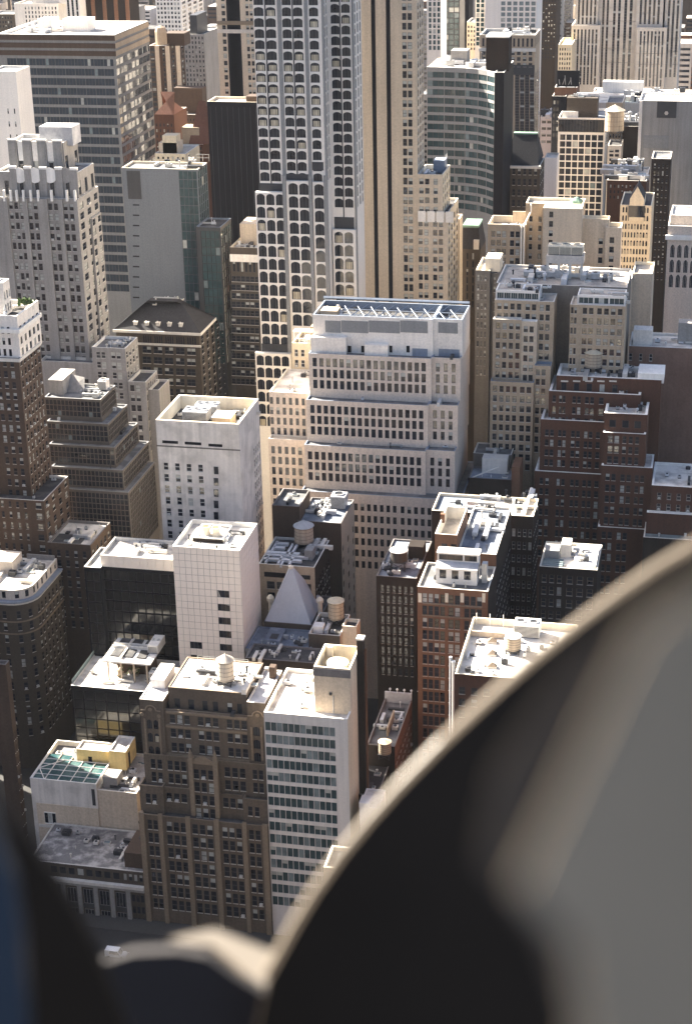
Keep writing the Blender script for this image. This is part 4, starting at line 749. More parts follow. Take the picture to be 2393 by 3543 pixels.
# ================================================================== dark glass ziggurat
b=Bd('glass_ziggurat','stepped curtain wall block of small dark panes with tan mullions, left',-195,505)
cw='cell_t'; b.lim=300; b.wt=((0,.985),(5,.015))
zg=[(500,'h',270,607,302,('h',720,232),14,318,4),(497,'h',284,652,447,('h',785,348),15,462,4),(494,'h',298,692,585,('h',845,458),16,600,4),(491,'h',312,742,720,('h',912,570),18,735,4),(488,'h',330,776,852,('h',950,695),18,868,12)]
zz=0; tops=[]
for (Yz,k,xl,xr,yt,bk,n,yw,nr) in zg[::-1]:
    B=b.blk(Yz,k,xl,xr,yt,bk=bk,zb=zz,wall='mullion_grey',roof='roof_grey',par=.5,cop='mid_grey',F=dict(c=[(xl+4,xr-6,n,.9)],y=yw,p=31.6,h=28,n=nr,s=cw),Rt=dict(n=max(8,int(n*.9)),fr=.9,a=.03,b=.97)); zz=B.z-.6; tops.append(B)
T=tops[-1]; m=MB(); x0,y0=T.x0+5,T.y0+7; m.poly([(x0,y0,T.zr),(x0+6,y0,T.zr),(x0+5,y0+4,T.zr+4),(x0,y0+5,T.zr+4.5)],'limestone_grey'); m.box(x0-5,x0,y0-3,y0+9,T.zr,T.zr+5,'limestone_grey'); b.part('sloped_penthouse',m); b.clutter(T.x1-6,T.x1-1,T.y0+3,T.y1-2,T.zr,9,231); b.done()
hvac('pale cooling tower at the right rear of the ziggurat roof',T.x1-3,T.y1-3,T.zr,3,3,3.2,1,'coping_white')
# ================================================================== brown tower with white crown, left edge
b=Bd('brown_tower','brown brick tower with white stone crown and roof garden at left edge',-225,480)
b.wt=((0,.52),(1,.26),(2,.16),(3,.06))
lw=b.blk(464,'h',-260,266,897,dep=20,bk=('h',376,778),wall='brown_brick',roof='roof_dark',par=.8,cop='coping',F=dict(c=[(-40,160,5,.35),(215,250,1,.5)],y=925,p=63,h=34,n=7,s='sash_s'),Rt=dict(n=4,fr=.4))
ms=b.blk(469,'v',-520,252,1275,dep=22,bk=('v',520,1085),wall='brown_brick',roof='roof_dark',par=.4,cop='coping',F=dict(c=[(-60,186,3,.52)],y=1335,p=144,h=82,n=13,s='sash_s'),Rt=dict(n=6,fr=.45))
cn=b.blk(470,'v',-500,228,720,dep=20,bk=('v',465,535),zb=ms.z-1,wall='limestone_pale',roof='roof_dark',par=1.6,pt=.6,cop='coping_white',F=dict(c=[(-60,130,3,.5)],y=888,p=148,h=90,n=3,s='plain_s'),Rt=dict(n=5,fr=.5))
b.bx('cornice',cn.x0,cn.x1+.7,469.2,470,cn.z-5.2,cn.z-4.0,'coping_white'); b.bx('cornice',cn.x1,cn.x1+.7,470,cn.y1,cn.z-5.2,cn.z-4.0,'coping_white'); b.bx('belt_course',ms.x0,ms.x1+.5,468.5,469,ms.z-1.2,ms.z-.2,'coping'); b.bx('belt_course',ms.x1,ms.x1+.5,469,ms.y1,ms.z-1.2,ms.z-.2,'coping')
tp=b.blk(475,'v',-80,40,300,dep=12,bk=('v',182,248),zb=cn.zr,wall='limestone_pale',roof='roof_silver',par=.4,cop='coping_white',F=None,Rt=dict(n=3,fr=.5,rows=[(cn.zr+1+4*i,cn.zr+3.4+4*i) for i in range(3)],s='sash_s'))
m=MB(); m.lathe(cn.x1-4,471,[(.5,cn.z),(.5,cn.z+.7),(.25,cn.z+1),(.4,cn.z+1.6),(.05,cn.z+3)],'coping_white',10); b.part('stone_finial',m)
b.bx('planter',cn.x1-5,cn.x1-1,cn.y1-4,cn.y1-2,cn.zr,cn.zr+.8,'coping_cream'); b.done()
r=random.Random(5); m=MB()
for q in range(120):
    c=Vector((cn.x1-3+r.gauss(0,1),cn.y1-3+r.gauss(0,.6),cn.zr+1.2+r.random()*1.6)); d=Vector((r.gauss(0,1),r.gauss(0,1),r.gauss(0,1)))*.22; t=d.orthogonal(); m.poly([c-d,c+t,c+d,c-t],'leaf')
tag(m.build('roof_shrub',None,(0,0,0),(cn.x1-3,cn.y1-3,cn.zr+.8)),'green shrub on the roof garden of the brown tower','plant')
# ================================================================== curved corner block, lower left
b=Bd('curved_corner_block','brown stone block with a rounded corner, cornice and bright white roof, lower left',-200,445)
Yc=436; X0,zc=on_front('w',0,552,Yc); xr_=on_level('w',500,322,zc)[0]; yb=on_level('w',575,238,zc)[1]; xl=X0-14; rad=6.
def rounded(off):
    pts=[(xl,Yc-off),(xr_-rad,Yc-off)]
    for i in range(1,7):
        a=-math.pi/2+math.pi/2*i/6; pts.append((xr_-rad+(rad+off)*math.cos(a),Yc+rad+(rad+off)*math.sin(a)))
    pts.append((xr_+off,yb)); return pts
def ring(pts,z0,z1,mat,nper,rows,style):
    for i in range(len(pts)-1):
        L=math.hypot(pts[i+1][0]-pts[i][0],pts[i+1][1]-pts[i][1]); n=max(1,round(L/nper)) if L>1.2 else 0
        cols=[(L*(j+.5)/n-.6,L*(j+.5)/n+.6) for j in range(n)] if (L>5 or i%2==0) else []
        b.wall(pts[i],pts[i+1],z0,z1,mat,cols,rows,style)
zk=z_on('w',0,665,Yc); pt=rounded(0); ring(pt,zk,zc,'limestone',3.4,[(zk+1,zk+3.2)],'plain_s')
rows=[(zk-5.2-4.0*i,zk-2.8-4.0*i) for i in range(11)]; po=rounded(1.0); ring(po,0,zk,'umber_stone',3.2,rows,'sash_s')
for q,(off,dz,h,mt) in enumerate(((1.7,0,.5,'blue_grey_metal'),(1.4,-.6,.6,'coping'),(1.3,-6.4,.35,'gothic_trim'),(1.3,-10.4,.35,'gothic_trim'),(1.3,-36,.6,'umber_stone'))):
    m=MB(); A=rounded(off); I=rounded(-.2)
    for i in range(len(A)-1):
        z=zk+dz; m.poly([(*A[i],z),(*A[i+1],z),(*A[i+1],z+h),(*A[i],z+h)],mt); m.poly([(*A[i],z+h),(*A[i+1],z+h),(*I[i+1],z+h),(*I[i],z+h)],mt); m.poly([(*A[i],z),(*A[i+1],z),(*I[i+1],z),(*I[i],z)],mt)
    b.part('cornice',m)
b.roofm.poly([(x,y,zc-.6) for x,y in pt]+[(xl,yb,zc-.6)],'roof_white'); m=MB(); I=rounded(-.5)
for i in range(len(pt)-1): m.poly([(*pt[i],zc),(*pt[i+1],zc),(*I[i+1],zc),(*I[i],zc)],'coping'); m.poly([(*I[i],zc),(*I[i+1],zc),(*I[i+1],zc-.6),(*I[i],zc-.6)],'coping')
b.part('parapet',m); b.wall((xr_,yb),(xl,yb),0,zc,'umber_stone'); b.wall((xl,yb),(xl,Yc),0,zc,'umber_stone')
xh=on_level('w',110,400,zc)[0]; b.bx('stair_house',xl,xh,yb-12,yb-4,zc-.6,zc+3.4,'limestone'); b.clutter(xr_-14,xr_-2,Yc+6,yb-3,zc-.6,14,241); b.bx('rear_wall',xh,xr_-.6,yb-.5,yb-.1,zc-.6,zc+1,'limestone_grey'); b.done()
b=Bd('rear_brown_loft','low brown loft with a roof patch kept white to look sunlit between brown tower and ziggurat',-195,455)
r_=b.blk(462,'k',212,548,128,x0=-196.8,dep=16,bk=('k',605,8),wall='brown_brick',roof='roof_white',par=.9,cop='coping_dark',F=dict(c=[(240,520,6,.4)],y=170,p=60,h=36,n=8,s='sash_s'),Rt=dict(n=5,fr=.5)); b.clutter(r_.x0+5,r_.x1-5,464,472,r_.zr,6,251,.9,('coping_white','roof_blue' and 'steel')); b.bx('painted_roof_shade',r_.x0+.6,r_.x0+10,462.6,471,r_.zr,r_.zr+.1,'roof_dark'); b.done()  # dark sheet paints roof shade beside the sunlit-looking white
b=Bd('edge_brown_block','dark brown block cut by the left picture edge, below the curved corner block, with unseen rear blocks added for shade',-200,395)
x_=b.blk(392,'w',-90,60,1295,dep=9,bk=('w',75,1262),wall='brown_brick',roof='roof_dark',par=.5,cop='coping_dark',Rt=dict(n=3,fr=.4,rows=[(4+4*i,6.4+4*i) for i in range(9)],s='sash_s')); b.blk(372,'w',-900,-400,0,z=118,x0=-330,x1=-227,dep=52,wall='brown_brick',roof='roof_dark',par=.8); b.blk(424,'w',-900,-400,0,z=58,x0=-330,x1=-227.2,dep=14,wall='brown_brick',roof='roof_dark',par=.8); b.done()  # taller off-frame blocks are added to shade the street
# ================================================================== banded glass tower, top left
b=Bd('banded_tower','wide office tower of alternating glass bands with a white flat roof, top left',-270,720)
b.wt=((0,.84),(1,.04),(5,.12))
A_=b.blk(700,'a',-20,690,205,dep=42,bk=('a',885,126),wall='band_grey',roof='roof_white',par=1.2,pt=.5,cop='coping_white',F=dict(c=[(-14,684,12,.985)],y=350,p=58.2,h=40,n=24,s='rib-blue_s'),Rt=dict(n=9,fr=.985,a=.01,b=.99))
for q in range(3):
    z1=z_on('a',0,210+46*q,700); z0=z_on('a',0,240+46*q,700); b.bx('brown_band',A_.x0,A_.x1+.25,699.75,700,z0,z1,'brown_brick'); b.bx('brown_band',A_.x1,A_.x1+.25,700,A_.y1,z0,z1,'buff_brick')  # side band painted paler than the front to look lit
for xa,xb,ya in ((232,318,188),(383,540,188)):
    X0,Y0=on_level('a',xa,ya,A_.zr); X1,_=on_level('a',xb,ya,A_.zr); z1=z_on('a',xa,115,Y0); b.bx('bulkhead',X0,X1,Y0,Y0+9,A_.zr,z1,'white_stone')
b.clutter(A_.x0+5,A_.x0+17,712,735,A_.zr,12,301,1.4,('coping_white','galvanised')); b.done()
b=Bd('blank_white_slab','blank pale slab with a few slit windows at left picture edge',-290,640)
s_=b.blk(620,'a',-70,96,430,dep=14,wall='white_stone',roof='roof_grey',par=.6,cop='coping_white',F=dict(c=[(45,92,2,.2)],y=655,p=78,h=30,n=5,s='plain_s')); b.done()
# ================================================================== blue grey slab with glass flank
b=Bd('blank_grey_slab','blank blue-grey slab with dark glass right side and cluttered roof',-220,650)
d_=b.blk(620,'a',735,1192,1012,dep=22,bk=('a',1240,981),wall='slab_grey',roof='roof_grey',par=.8,cop='coping_cream',F=dict(c=[(1078,1186,4,.93)],y=1032,p=52,h=48,n=18,s='cell-teal_s'),Rt=dict(n=5,fr=.92,a=.03,b=.97))
b.fbox('dark_strip',620,'a',764,846,1030,1200,.05,'charcoal_metal')
for i in range(10): b.fbox('slot_window',620,'d',803,842,186+62*i,194+62*i,.03,'black_wall',.1)
b.clutter(d_.x0+2,d_.x1-2,623,640,d_.zr,16,311); railing(b,[(d_.x1-6,639),(d_.x1-1,639)],d_.zr,2.6)
g2=b.blk(614,'d',1200,1330,322,dep=24,bk=('d',1392,270),wall='charcoal_metal',roof='roof_dark',par=.6,cop='blue_grey_metal',x0=d_.x1+.1,F=dict(c=[(1212,1322,4,.94)],y=345,p=50,h=46,n=16,s='cell-teal_s'),Rt=dict(n=5,fr=.93,a=.03,b=.97)); b.done()
# ================================================================== hipped roof palazzo
b=Bd('hipped_palazzo','brown stone palazzo with dark hipped slate roof, dormers and arched top windows',-195,610)
e_=b.blk(585,'d',700,1203,938,dep=36,bk=('d',1302,872),wall='umber_stone',roof='slate',par=.1,cop='coping',F=dict(c=[(862,912,4,.72),(930,980,4,.72),(996,1046,4,.72),(1062,1112,4,.72),(1128,1182,4,.72)],y=975,p=62,h=50,n=1,s='arch_s'))
rows=b.rows('d',862,1042,62,38,8,585); b.w+=[]
for (za,zb_) in rows:
    for g in range(5):
        for q in range(2):
            xx=x_at('d',875+67*g+24*q,585,zb_); b.w.append(((xx,584.86,za),0,1.7,zb_-za,'sash_s',R_.choice((0,0,1))))
for (za,zb_) in b.rows('d',862,975,62,45,8,585):
    for q in range(5): b.w.append(((e_.x1+.14,588+6.6*q,za),math.pi/2,2.4,zb_-za,'sash_s',0))
m=MB(); z=e_.z; x0,x1,y0,y1=e_.x0-.6,e_.x1+.6,e_.y0-.6,e_.y1+.6; rh=9; dx=11; dy=12
q=len(m.v); m.v+=[(x0,y0,z),(x1,y0,z),(x1,y1,z),(x0,y1,z),(x0+dx,y0+dy,z+rh),(x1-dx,y0+dy,z+rh),(x1-dx,y1-dy,z+rh),(x0+dx,y1-dy,z+rh)]
for f in ((0,1,5,4),(1,2,6,5),(2,3,7,6),(3,0,4,7),(4,5,6,7)): m.f.append(tuple(q+i for i in f)); m.m.append(m.mi('slate'))
b.part('hipped_roof',m)
for i in range(5):
    X0,_=on_front('d',822+68*i,920,587); m=MB(); m.box(X0-.7,X0+.7,586.2,589.5,z+1.0,z+2.6,'coping'); m.bar((X0-.8,586.1,z+2.6),(X0,586.1,z+3.3),.14,'coping'); m.bar((X0+.8,586.1,z+2.6),(X0,586.1,z+3.3),.14,'coping'); b.part('dormer',m)
b.bx('eave_cornice',x0-.3,x1+.3,y0-.4,y0,z-1.0,z-.05,'coping'); b.bx('eave_cornice',x1,x1+.3,y0,y1,z-1.0,z-.05,'coping'); b.bx('cornice',e_.x0,e_.x1+.5,584.4,585,rows[0][1]+.6,rows[0][1]+1.3,'coping'); b.clutter(x0+dx,x1-dx,y1-dy+1,y1-2,z+rh-2,10,321); b.done()
b=Bd('colonnade_block','brown stone block with tall slot windows under a light roof, beside arched tower',-150,625)
c_=b.blk(612,'e',165,350,445,dep=20,wall='umber_stone',roof='roof_gravel',par=1,cop='coping_cream',F=dict(c=[(182,318,6,.6)],y=508,p=90,h=82,n=1,s='plain_s'))
for (za,zb_) in b.rows('e',182,618,51.5,32,13,612):
    for q in range(6): xx=x_at('e',190+28*q,612,zb_); b.w.append(((xx,611.86,za),0,1.6,zb_-za,'sash_s',R_.choice((0,0,0,1))))
b.bx('frieze',c_.x0,c_.x1,611.6,612,c_.z-5.4,c_.z-2.6,'limestone_pale'); b.bx('rear_house',c_.x0+2,c_.x1-1,620,631,c_.zr,c_.zr+8,'tan_brick'); b.clutter(c_.x0+2,c_.x1-2,613,619,c_.zr,10,331); b.done()
# ================================================================== black tower and tan tower behind
b=Bd('black_tower','plain black slab tower in front of the tan deco tower',-185,670)
f_=b.blk(660,'a',1250,1560,612,dep=12,wall='black_wall',roof='roof_gravel',par=1,cop='coping_cream',F=None,Rt=None); b.bx('roof_house',f_.x1-6,f_.x1-.5,664,670,f_.zr,f_.zr+2.5,'brown_brick')
n=9
for i in range(n): xa=f_.x0+(f_.x1-f_.x0)*(i+.5)/n; b.bx('mullion',xa-.08,xa+.08,659.9,660,0,f_.z-2,'charcoal_metal')
b.done()
b=Bd('tan_deco_tower','tan tower with paired windows and a dark central window strip, top',-205,775)
b.wt=((0,.5),(1,.4),(2,.1))
g_=b.blk(760,'b',72,310,-220,dep=18,wall='tan_brick',roof='roof_grey',F=dict(c=[(112,165,2,.7),(258,300,2,.7)],y=-20,p=43,h=26,n=16,s='sash_s'))
for i in range(4):
    X0=x_at('b',170+18*i,760,150); b.bx('window_strip',X0,X0+2.0,759.9,760.05,60,g_.z-1,'black_wall')
z1=z_on('b',80,185,760); b.bx('stone_band',g_.x0,g_.x1,759.5,760,z1-1,z1+.6,'limestone'); z1=z_on('b',80,140,760); b.bx('stone_band',g_.x0,g_.x1,759.4,760,z1-.6,z1+1,'gothic_trim'); b.done()
# ================================================================== curved teal glass building
b=Bd('curved_glass_building','curved teal glass building with pale bands and a black right flank',-110,715)
Ys=[712,711.5,710,707.5,704,699.5]; xs=[120,215,330,400,450,490]; zt=z_on('c',120,365,712); P=[(x_at('c',x,y,zt),y) for x,y in zip(xs,Ys)]
rows=b.rows('c',125,392,47.2,30,16,712); b.wt=((0,.72),(1,.06),(5,.22))
for p0,p1 in zip(P[:-1],P[1:]):
    L=math.hypot(p1[0]-p0[0],p1[1]-p0[1]); n=max(1,round(L/5.2)); b.wall(p0,p1,0,zt,'mid_grey',[(L*i/n+.12,L*(i+1)/n-.12) for i in range(n)],rows,'rib-teal_s')
P2=[(p[0],p[1]+26) for p in P]; b.roofm.poly([(*p,zt-.5) for p in P]+[(*p,zt-.5) for p in P2[::-1]],'roof_white'); b.wall(P2[-1],P2[0],0,zt,'limestone')
m=MB()
for p0,p1 in zip(P[:-1],P[1:]): m.poly([(*p0,zt),(*p1,zt),(p1[0],p1[1]+.8,zt),(p0[0],p0[1]+.8,zt)],'coping_white')
b.part('parapet',m)
k_=b.blk(699.6,'c',490,542,392,z=zt,x0=P[-1][0],dep=26,bk=('c',598,332),wall='black_wall',roof='roof_white',par=.5,cop='coping_white'); X0,_=on_front('c',438,375,704); X1,_=on_front('c',562,375,704); b.bx('brick_bulkhead',X0,X1,706,716,zt-.5,zt+12.5,'dark_brick'); b.bx('bulkhead_cap',X0-.2,X1+.2,705.8,716.2,zt+12.5,zt+13,'coping_white'); b.clutter(P[0][0]+4,P[3][0],716,732,zt-.5,14,341,1.5); b.bx('roof_house',P[1][0]+1,P[2][0]-1,722,730,zt-.5,zt+5,'limestone_grey'); b.done()
# ================================================================== brown strip tower and small hipped block
b=Bd('brown_strip_tower','brown-grey tower with tall window strips and slotted crown, behind teal glass building',-95,815)
l_=b.blk(800,'c',408,712,190,dep=24,bk=('c',746,158),wall='buff_brick',roof='roof_grey',par=1.2,cop='coping',F=dict(c=[(422,700,12,.5)],y=208,p=70,h=44,n=1,s='plain_s'),Rt=dict(n=4,fr=.4))
for (za,zb_) in b.rows('c',600,402,76,74,6,800):
    for q in range(4): b.w.append(((x_at('c',614+27*q,800,zb_),799.86,za),0,1.9,zb_-za,'strip_s',q%2))
    for q in range(3): b.w.append(((l_.x1+.14,805+7*q,za),math.pi/2,2,zb_-za,'strip_s',q%2))
for (za,zb_) in b.rows('c',600,280,32,20,3,800):
    for q in range(9): b.w.append(((x_at('c',430+32*q,800,zb_),799.86,za),0,1.6,zb_-za,'sash_s',q%2))
z1=z_on('c',420,262,800); b.bx('belt_course',l_.x0-.3,l_.x1+.4,799.4,800,z1-1.4,z1,'coping'); z1=z_on('c',420,352,800); b.bx('louvre_band',l_.x0+3,l_.x1,799.8,800,z1-4.5,z1,'charcoal_metal'); b.clutter(l_.x0+3,l_.x1-3,803,820,l_.zr,12,351,1.4); b.done()
b=Bd('small_hipped_block','brown stone block with arched windows under a dark hipped roof, right of teal glass',-80,735)
m_=b.blk(725,'c',540,738,905,dep=24,bk=('c',776,864),wall='umber_stone',roof='slate',par=.1,F=dict(c=[(558,722,6,.55)],y=918,p=58,h=34,n=5,s='sash_s'),Rt=dict(n=4,fr=.5)); m=MB(); z=m_.z; x0,x1,y0,y1=m_.x0+1,m_.x1-1,727,748; q=0; cx=(x0+x1)/2
m.v+=[(x0,y0,z),(x1,y0,z),(x1,y1,z),(x0,y1,z),(cx-5,y0+9,z+11),(cx+5,y0+9,z+11),(cx+5,y1-9,z+11),(cx-5,y1-9,z+11)]
for f in ((0,1,5,4),(1,2,6,5),(2,3,7,6),(3,0,4,7),(4,5,6,7)): m.f.append(f); m.m.append(m.mi('slate'))
b.part('hipped_roof',m); b.bx('ridge_cap',cx-5,cx+5,736,739,z+11,z+11.6,'copper_green'); b.bx('eave_cornice',m_.x0-.5,m_.x1+.5,724.2,725,z-1,z,'coping'); b.done()
# ================================================================== white grid tower
b=Bd('white_grid_tower','slim white grid tower with large dark panes and a brown roof box',-80,895)
b.wt=((0,.85),(2,.1),(5,.05))
n_=b.blk(880,'c',838,1096,642,dep=14,bk=('c',1110,592),wall='white_stone',roof='roof_blue',par=1.2,cop='coping_white',F=dict(c=[(848,1084,7,.83)],y=735,p=37.3,h=29,n=14,s='cell_s'))
for q in range(7): zb_=z_on('c',850,652,880); za=z_on('c',850,720,880); b.w.append(((x_at('c',863+34*q,880,zb_),879.86,za),0,4.1,zb_-za,'rib_s',0))
X0=x_at('c',882,884,n_.z); X1=x_at('c',1050,884,n_.z); b.bx('brown_roof_box',X0,X1,884,893,n_.zr,z_on('c',882,535,884),'umber_stone'); b.bx('louvre_wall',X0-2,X0+6,881.5,882,n_.zr,n_.zr+4,'coping_white'); b.clutter(X0+2,X1-2,886,892,z_on('c',882,535,884),10,361,1.2); b.done()
# ================================================================== tan setback block, right
b=Bd('tan_setback_block','tan brick setback block with a tall blank centre slab and white drainpipe, right',-50,630)
TB='buff_brick'; b.wt=((0,.7),(1,.24),(2,.06))
o1=b.blk(617,'g',338,566,305,dep=14,wall=TB,roof='roof_gravel',par=2.4,pt=.4,cop='coping_cream',F=dict(c=[(358,448,3,.74),(472,530,2,.75)],y=346,p=53.5,h=34,n=12,s='sash_s'))
o2=b.blk(620,'g',566,912,178,dep=22,bk=('g',920,150),wall=TB,roof='roof_white',par=1.2,cop='coping_cream',F=dict(c=[(588,662,2,.35)],y=258,p=56,h=32,n=10,s='sash_s'))
o3=b.blk(613,'g',672,905,207,dep=7,wall='tan_brick',roof='roof_white',par=.2,cop='coping_cream',F=dict(c=[(708,732,1,.8)],y=230,p=57,h=34,n=8,s='sash_s'))
o4=b.blk(619,'g',905,1068,272,dep=16,bk=('g',1080,256),wall='tan_brick',roof='roof_gravel',par=1.4,cop='coping_cream',F=dict(c=[(1006,1032,1,.8)],y=392,p=57,h=34,n=7,s='sash_s')); o5=b.blk(617.5,'g',1062,1142,325,dep=10,bk=('g',1150,296),wall='tan_brick',roof='roof_gravel',par=1.4,cop='coping_cream',x0=o4.x1-1,F=dict(c=[(1072,1100,1,.8)],y=385,p=57,h=34,n=7,s='sash_s'))
m=MB(); X0,_=on_front('g',540,320,616.6); m.bar((X0,616.6,0),(X0,616.6,o1.z),.3,'coping_white'); m.bar((X0+1,616.6,0),(X0+1,616.6,o1.z),.3,'coping_white'); m.bar((X0+1,616.6,o1.z),(X0+3,619.6,o2.z-3),.3,'coping_white'); m.bar((X0+3,619.6,o2.z-3),(X0+3,619.6,o2.z),.3,'coping_white'); b.part('drainpipe',m); b.bx('rear_parapet',o1.x0+8,o1.x1,625,625.5,o1.z-1,o1.z+3,'tan_brick')
m=MB(); m.lathe(o3.x1-3,626,[(2.4,o2.zr),(2.2,o2.zr+1.4),(.6,o2.zr+2.4)],'copper_green',12); b.part('roof_dome',m); b.done()
# ================================================================== twin wing loft, right
b=Bd('twin_wing_block','buff brick block with two glazed-top wings around a dark light court, right',-45,545)
b.wt=((0,.78),(1,.16),(2,.04),(3,.02))
bs=b.blk(522,'r',95,500,1185,dep=6,wall='buff_brick',roof='roof_gravel',par=.8,cop='blue_grey_metal',F=dict(c=[(120,340,4,.62),(372,478,2,.7)],y=1228,p=90,h=55,n=9,s='sash_s')); b.blk(523.5,'r',500,660,1040,dep=4.5,wall='buff_brick',roof='roof_gravel',par=.8,cop='blue_grey_metal',x0=bs.x1,F=dict(c=[(522,612,2,.7)],y=1075,p=90,h=55,n=9,s='sash_s'))
b.blk(525,'r',120,385,605,dep=3,zb=bs.z-1,wall='buff_brick',roof='roof_gravel',par=.5,cop='coping',F=dict(c=[(148,372,4,.62)],y=640,p=91,h=55,n=6,s='sash_s')); b.blk(525.6,'r',385,532,625,dep=2.4,zb=bs.z-1,wall='tan_brick',roof='roof_gravel',par=.5,cop='coping_white',F=dict(c=[(408,500,2,.72)],y=672,p=91,h=55,n=6,s='sash_s'))
lw=b.blk(528,'r',136,692,425,dep=10,wall='buff_brick',roof='roof_gravel',par=.5,cop='coping',F=dict(c=[(160,384,4,.64),(425,525,2,.68),(558,652,2,.7)],y=455,p=91,h=55,n=8,s='sash_s'))
rw=b.blk(528,'r',842,1360,468,dep=10,wall='buff_brick',roof='roof_gravel',par=.5,cop='coping',F=dict(c=[(850,905,2,.7),(960,1060,2,.7),(1096,1332,4,.66)],y=495,p=95,h=56,n=9,s='sash_s'))
for (xa,xb,ya,nn,za) in ((145,556,332,6,lw.z),(910,1358,378,3,rw.z)):
    pz=b.blk(529.5,'r',xa,xb,ya,dep=8.3,zb=za-.6,wall='white_stone',roof='roof_gravel',par=.3,cop='coping_white',F=dict(c=[(xa+14,xb-12,nn,.93)],y=ya+24,p=80,h=52,n=1,s='rib-teal_w'))
ct=b.blk(538,'r',150,1375,340,dep=23.5,z=pz.z+.5,wall='grey_brick',roof='roof_gravel',par=.8,cop='coping'); b.clutter(ct.x0+8,ct.x1-4,545,558,ct.zr,34,371,1.5); b.clutter(lw.x0+3,lw.x1-2,531,537,pz.z,8,372,1.)
Xr=x_at('r',612,548,ct.zr); Xs=x_at('r',958,548,ct.zr)
for i in range(4): xx=Xr+(Xs-Xr-1)*i/3; b.bx('dunnage_post',xx,xx+.8,549,549.8,ct.zr,ct.zr+5,'coping')
b.bx('dunnage_deck',Xr,Xs,548.6,555,ct.zr+5,ct.zr+7.5,'limestone'); b.done()
for i in range(3): hvac(['cream cooling tower on the raised deck of the twin wing block, leftmost','cream cooling tower on the raised deck of the twin wing block, middle','cream cooling tower on the raised deck of the twin wing block, rightmost'][i],Xr+2.2+i*(Xs-Xr-4.4)/2,551.8,ct.zr+7.5,3.8,4.5,3.0,1,'coping_cream')
b=Bd('shaded_grey_block','shaded grey brick block with a bright cream roof bulkhead, between towers',-75,575)
q_=b.blk(566,'g',262,350,585,dep=18,wall='grey_brick',roof='roof_white',par=.8,cop='coping_cream',F=dict(c=[(274,330,3,.55)],y=612,p=57,h=33,n=11,s='sash_s')); b.bx('roof_bulkhead',q_.x0+3,q_.x0+8,568,576,q_.zr,q_.zr+4.5,'coping_cream')
q2=b.blk(568,'g',345,400,600,dep=16,x0=q_.x1,wall='grey_brick',roof='roof_grey',par=.5,F=dict(c=[(352,385,2,.6)],y=625,p=57,h=33,n=12,s='sash_s')); b.done()
b=Bd('low_yard_block','low shaded block with white roof shed and a sunlit orange end wall',-62,510)
v_=b.blk(505,'j',236,478,790,dep=10,wall='dark_brick',roof='roof_blue',par=.5,cop='coping_dark',x0=t4.x1+1); v2=b.blk(516,'j',236,480,640,dep=10,wall='grey_brick',roof='roof_grey',par=.4,cop='coping',x0=t4.x1+1); b.bx('roof_shed',v_.x1-10,v_.x1-2,511,515,v_.zr,v_.zr+5,'coping'); b.bx('orange_end_wall',v_.x1,v_.x1+2.5,506,515,0,v_.z+4,'orange_brick'); m=MB(); m.bar((v_.x0+1,505.5,v_.zr+.3),(v_.x0+9,509,v_.zr+3),.2,'coping'); b.part('boom',m); b.done()
# ================================================================== red brick setback tower
b=Bd('red_setback_tower','dark red brick setback tower edged with white copings and a roof water tank',-15,530)
RB='red_brick'; b.wt=((0,.74),(1,.1),(2,.16)); WC='coping_white'
r1=b.blk(520,'j',752,1385,172,dep=20,bk=('j',780,98),wall=RB,roof='roof_white',par=1.2,pt=.8,cop=WC,F=dict(c=[(780,1120,5,.42)],y=215,p=70,h=44,n=1,s='plain_s'))
r2=b.blk(517,'j',706,1260,265,dep=16,wall=RB,roof='roof_white',par=1.2,pt=.8,cop=WC,F=dict(c=[(728,748,1,.8),(768,806,2,.75),(848,898,2,.72),(924,978,2,.72),(1008,1036,1,.8)],y=292,p=66,h=38,n=3,s='sash_s'),zb=0)
r3=b.blk(514,'j',656,1240,436,dep=16,wall=RB,roof='roof_white',par=1.2,pt=.8,cop=WC,F=dict(c=[(683,735,2,.7),(762,808,2,.72),(840,892,2,.72),(918,968,2,.72),(990,1014,1,.8)],y=498,p=60,h=36,n=4,s='sash_s'),zb=0)
r4=b.blk(511,'j',620,1240,748,dep=16,wall=RB,roof='roof_white',par=1.2,pt=.8,cop=WC,F=dict(c=[(650,705,2,.6),(752,800,2,.65),(835,885,2,.65),(908,960,2,.65),(980,1005,1,.8)],y=790,p=62,h=36,n=8,s='sash_s'),zb=0)
q1=b.blk(508,'j',1040,1300,398,dep=14,bk=('j',1075,278),wall=RB,roof='roof_white',par=1.2,pt=.8,cop=WC,F=dict(c=[(1070,1110,1,.8),(1148,1188,1,.8),(1222,1262,1,.8)],y=440,p=70,h=42,n=1,s='plain_s')); q2=b.blk(506,'j',1032,1290,515,dep=12,wall=RB,roof='roof_white',par=.8,pt=.6,cop=WC,F=dict(c=[(1062,1130,2,.75),(1150,1250,3,.6)],y=535,p=62,h=40,n=3,s='sash_s'))
q3=b.blk(504,'j',1022,1330,715,dep=12,wall=RB,roof='roof_white',par=.8,pt=.6,cop=WC,F=dict(c=[(1048,1108,2,.7),(1138,1200,2,.7),(1225,1280,2,.7)],y=765,p=66,h=38,n=5,s='sash_s')); q4=b.blk(502,'j',1000,1300,1085,dep=12,wall=RB,roof='roof_white',par=.8,pt=.6,cop=WC,F=dict(c=[(1025,1085,2,.7),(1115,1175,2,.7)],y=1115,p=66,h=38,n=6,s='sash_s'))
for i in range(5): b.fbox('lintel',520,'j',778+73*i,822+73*i,202,210,.15,'coping')
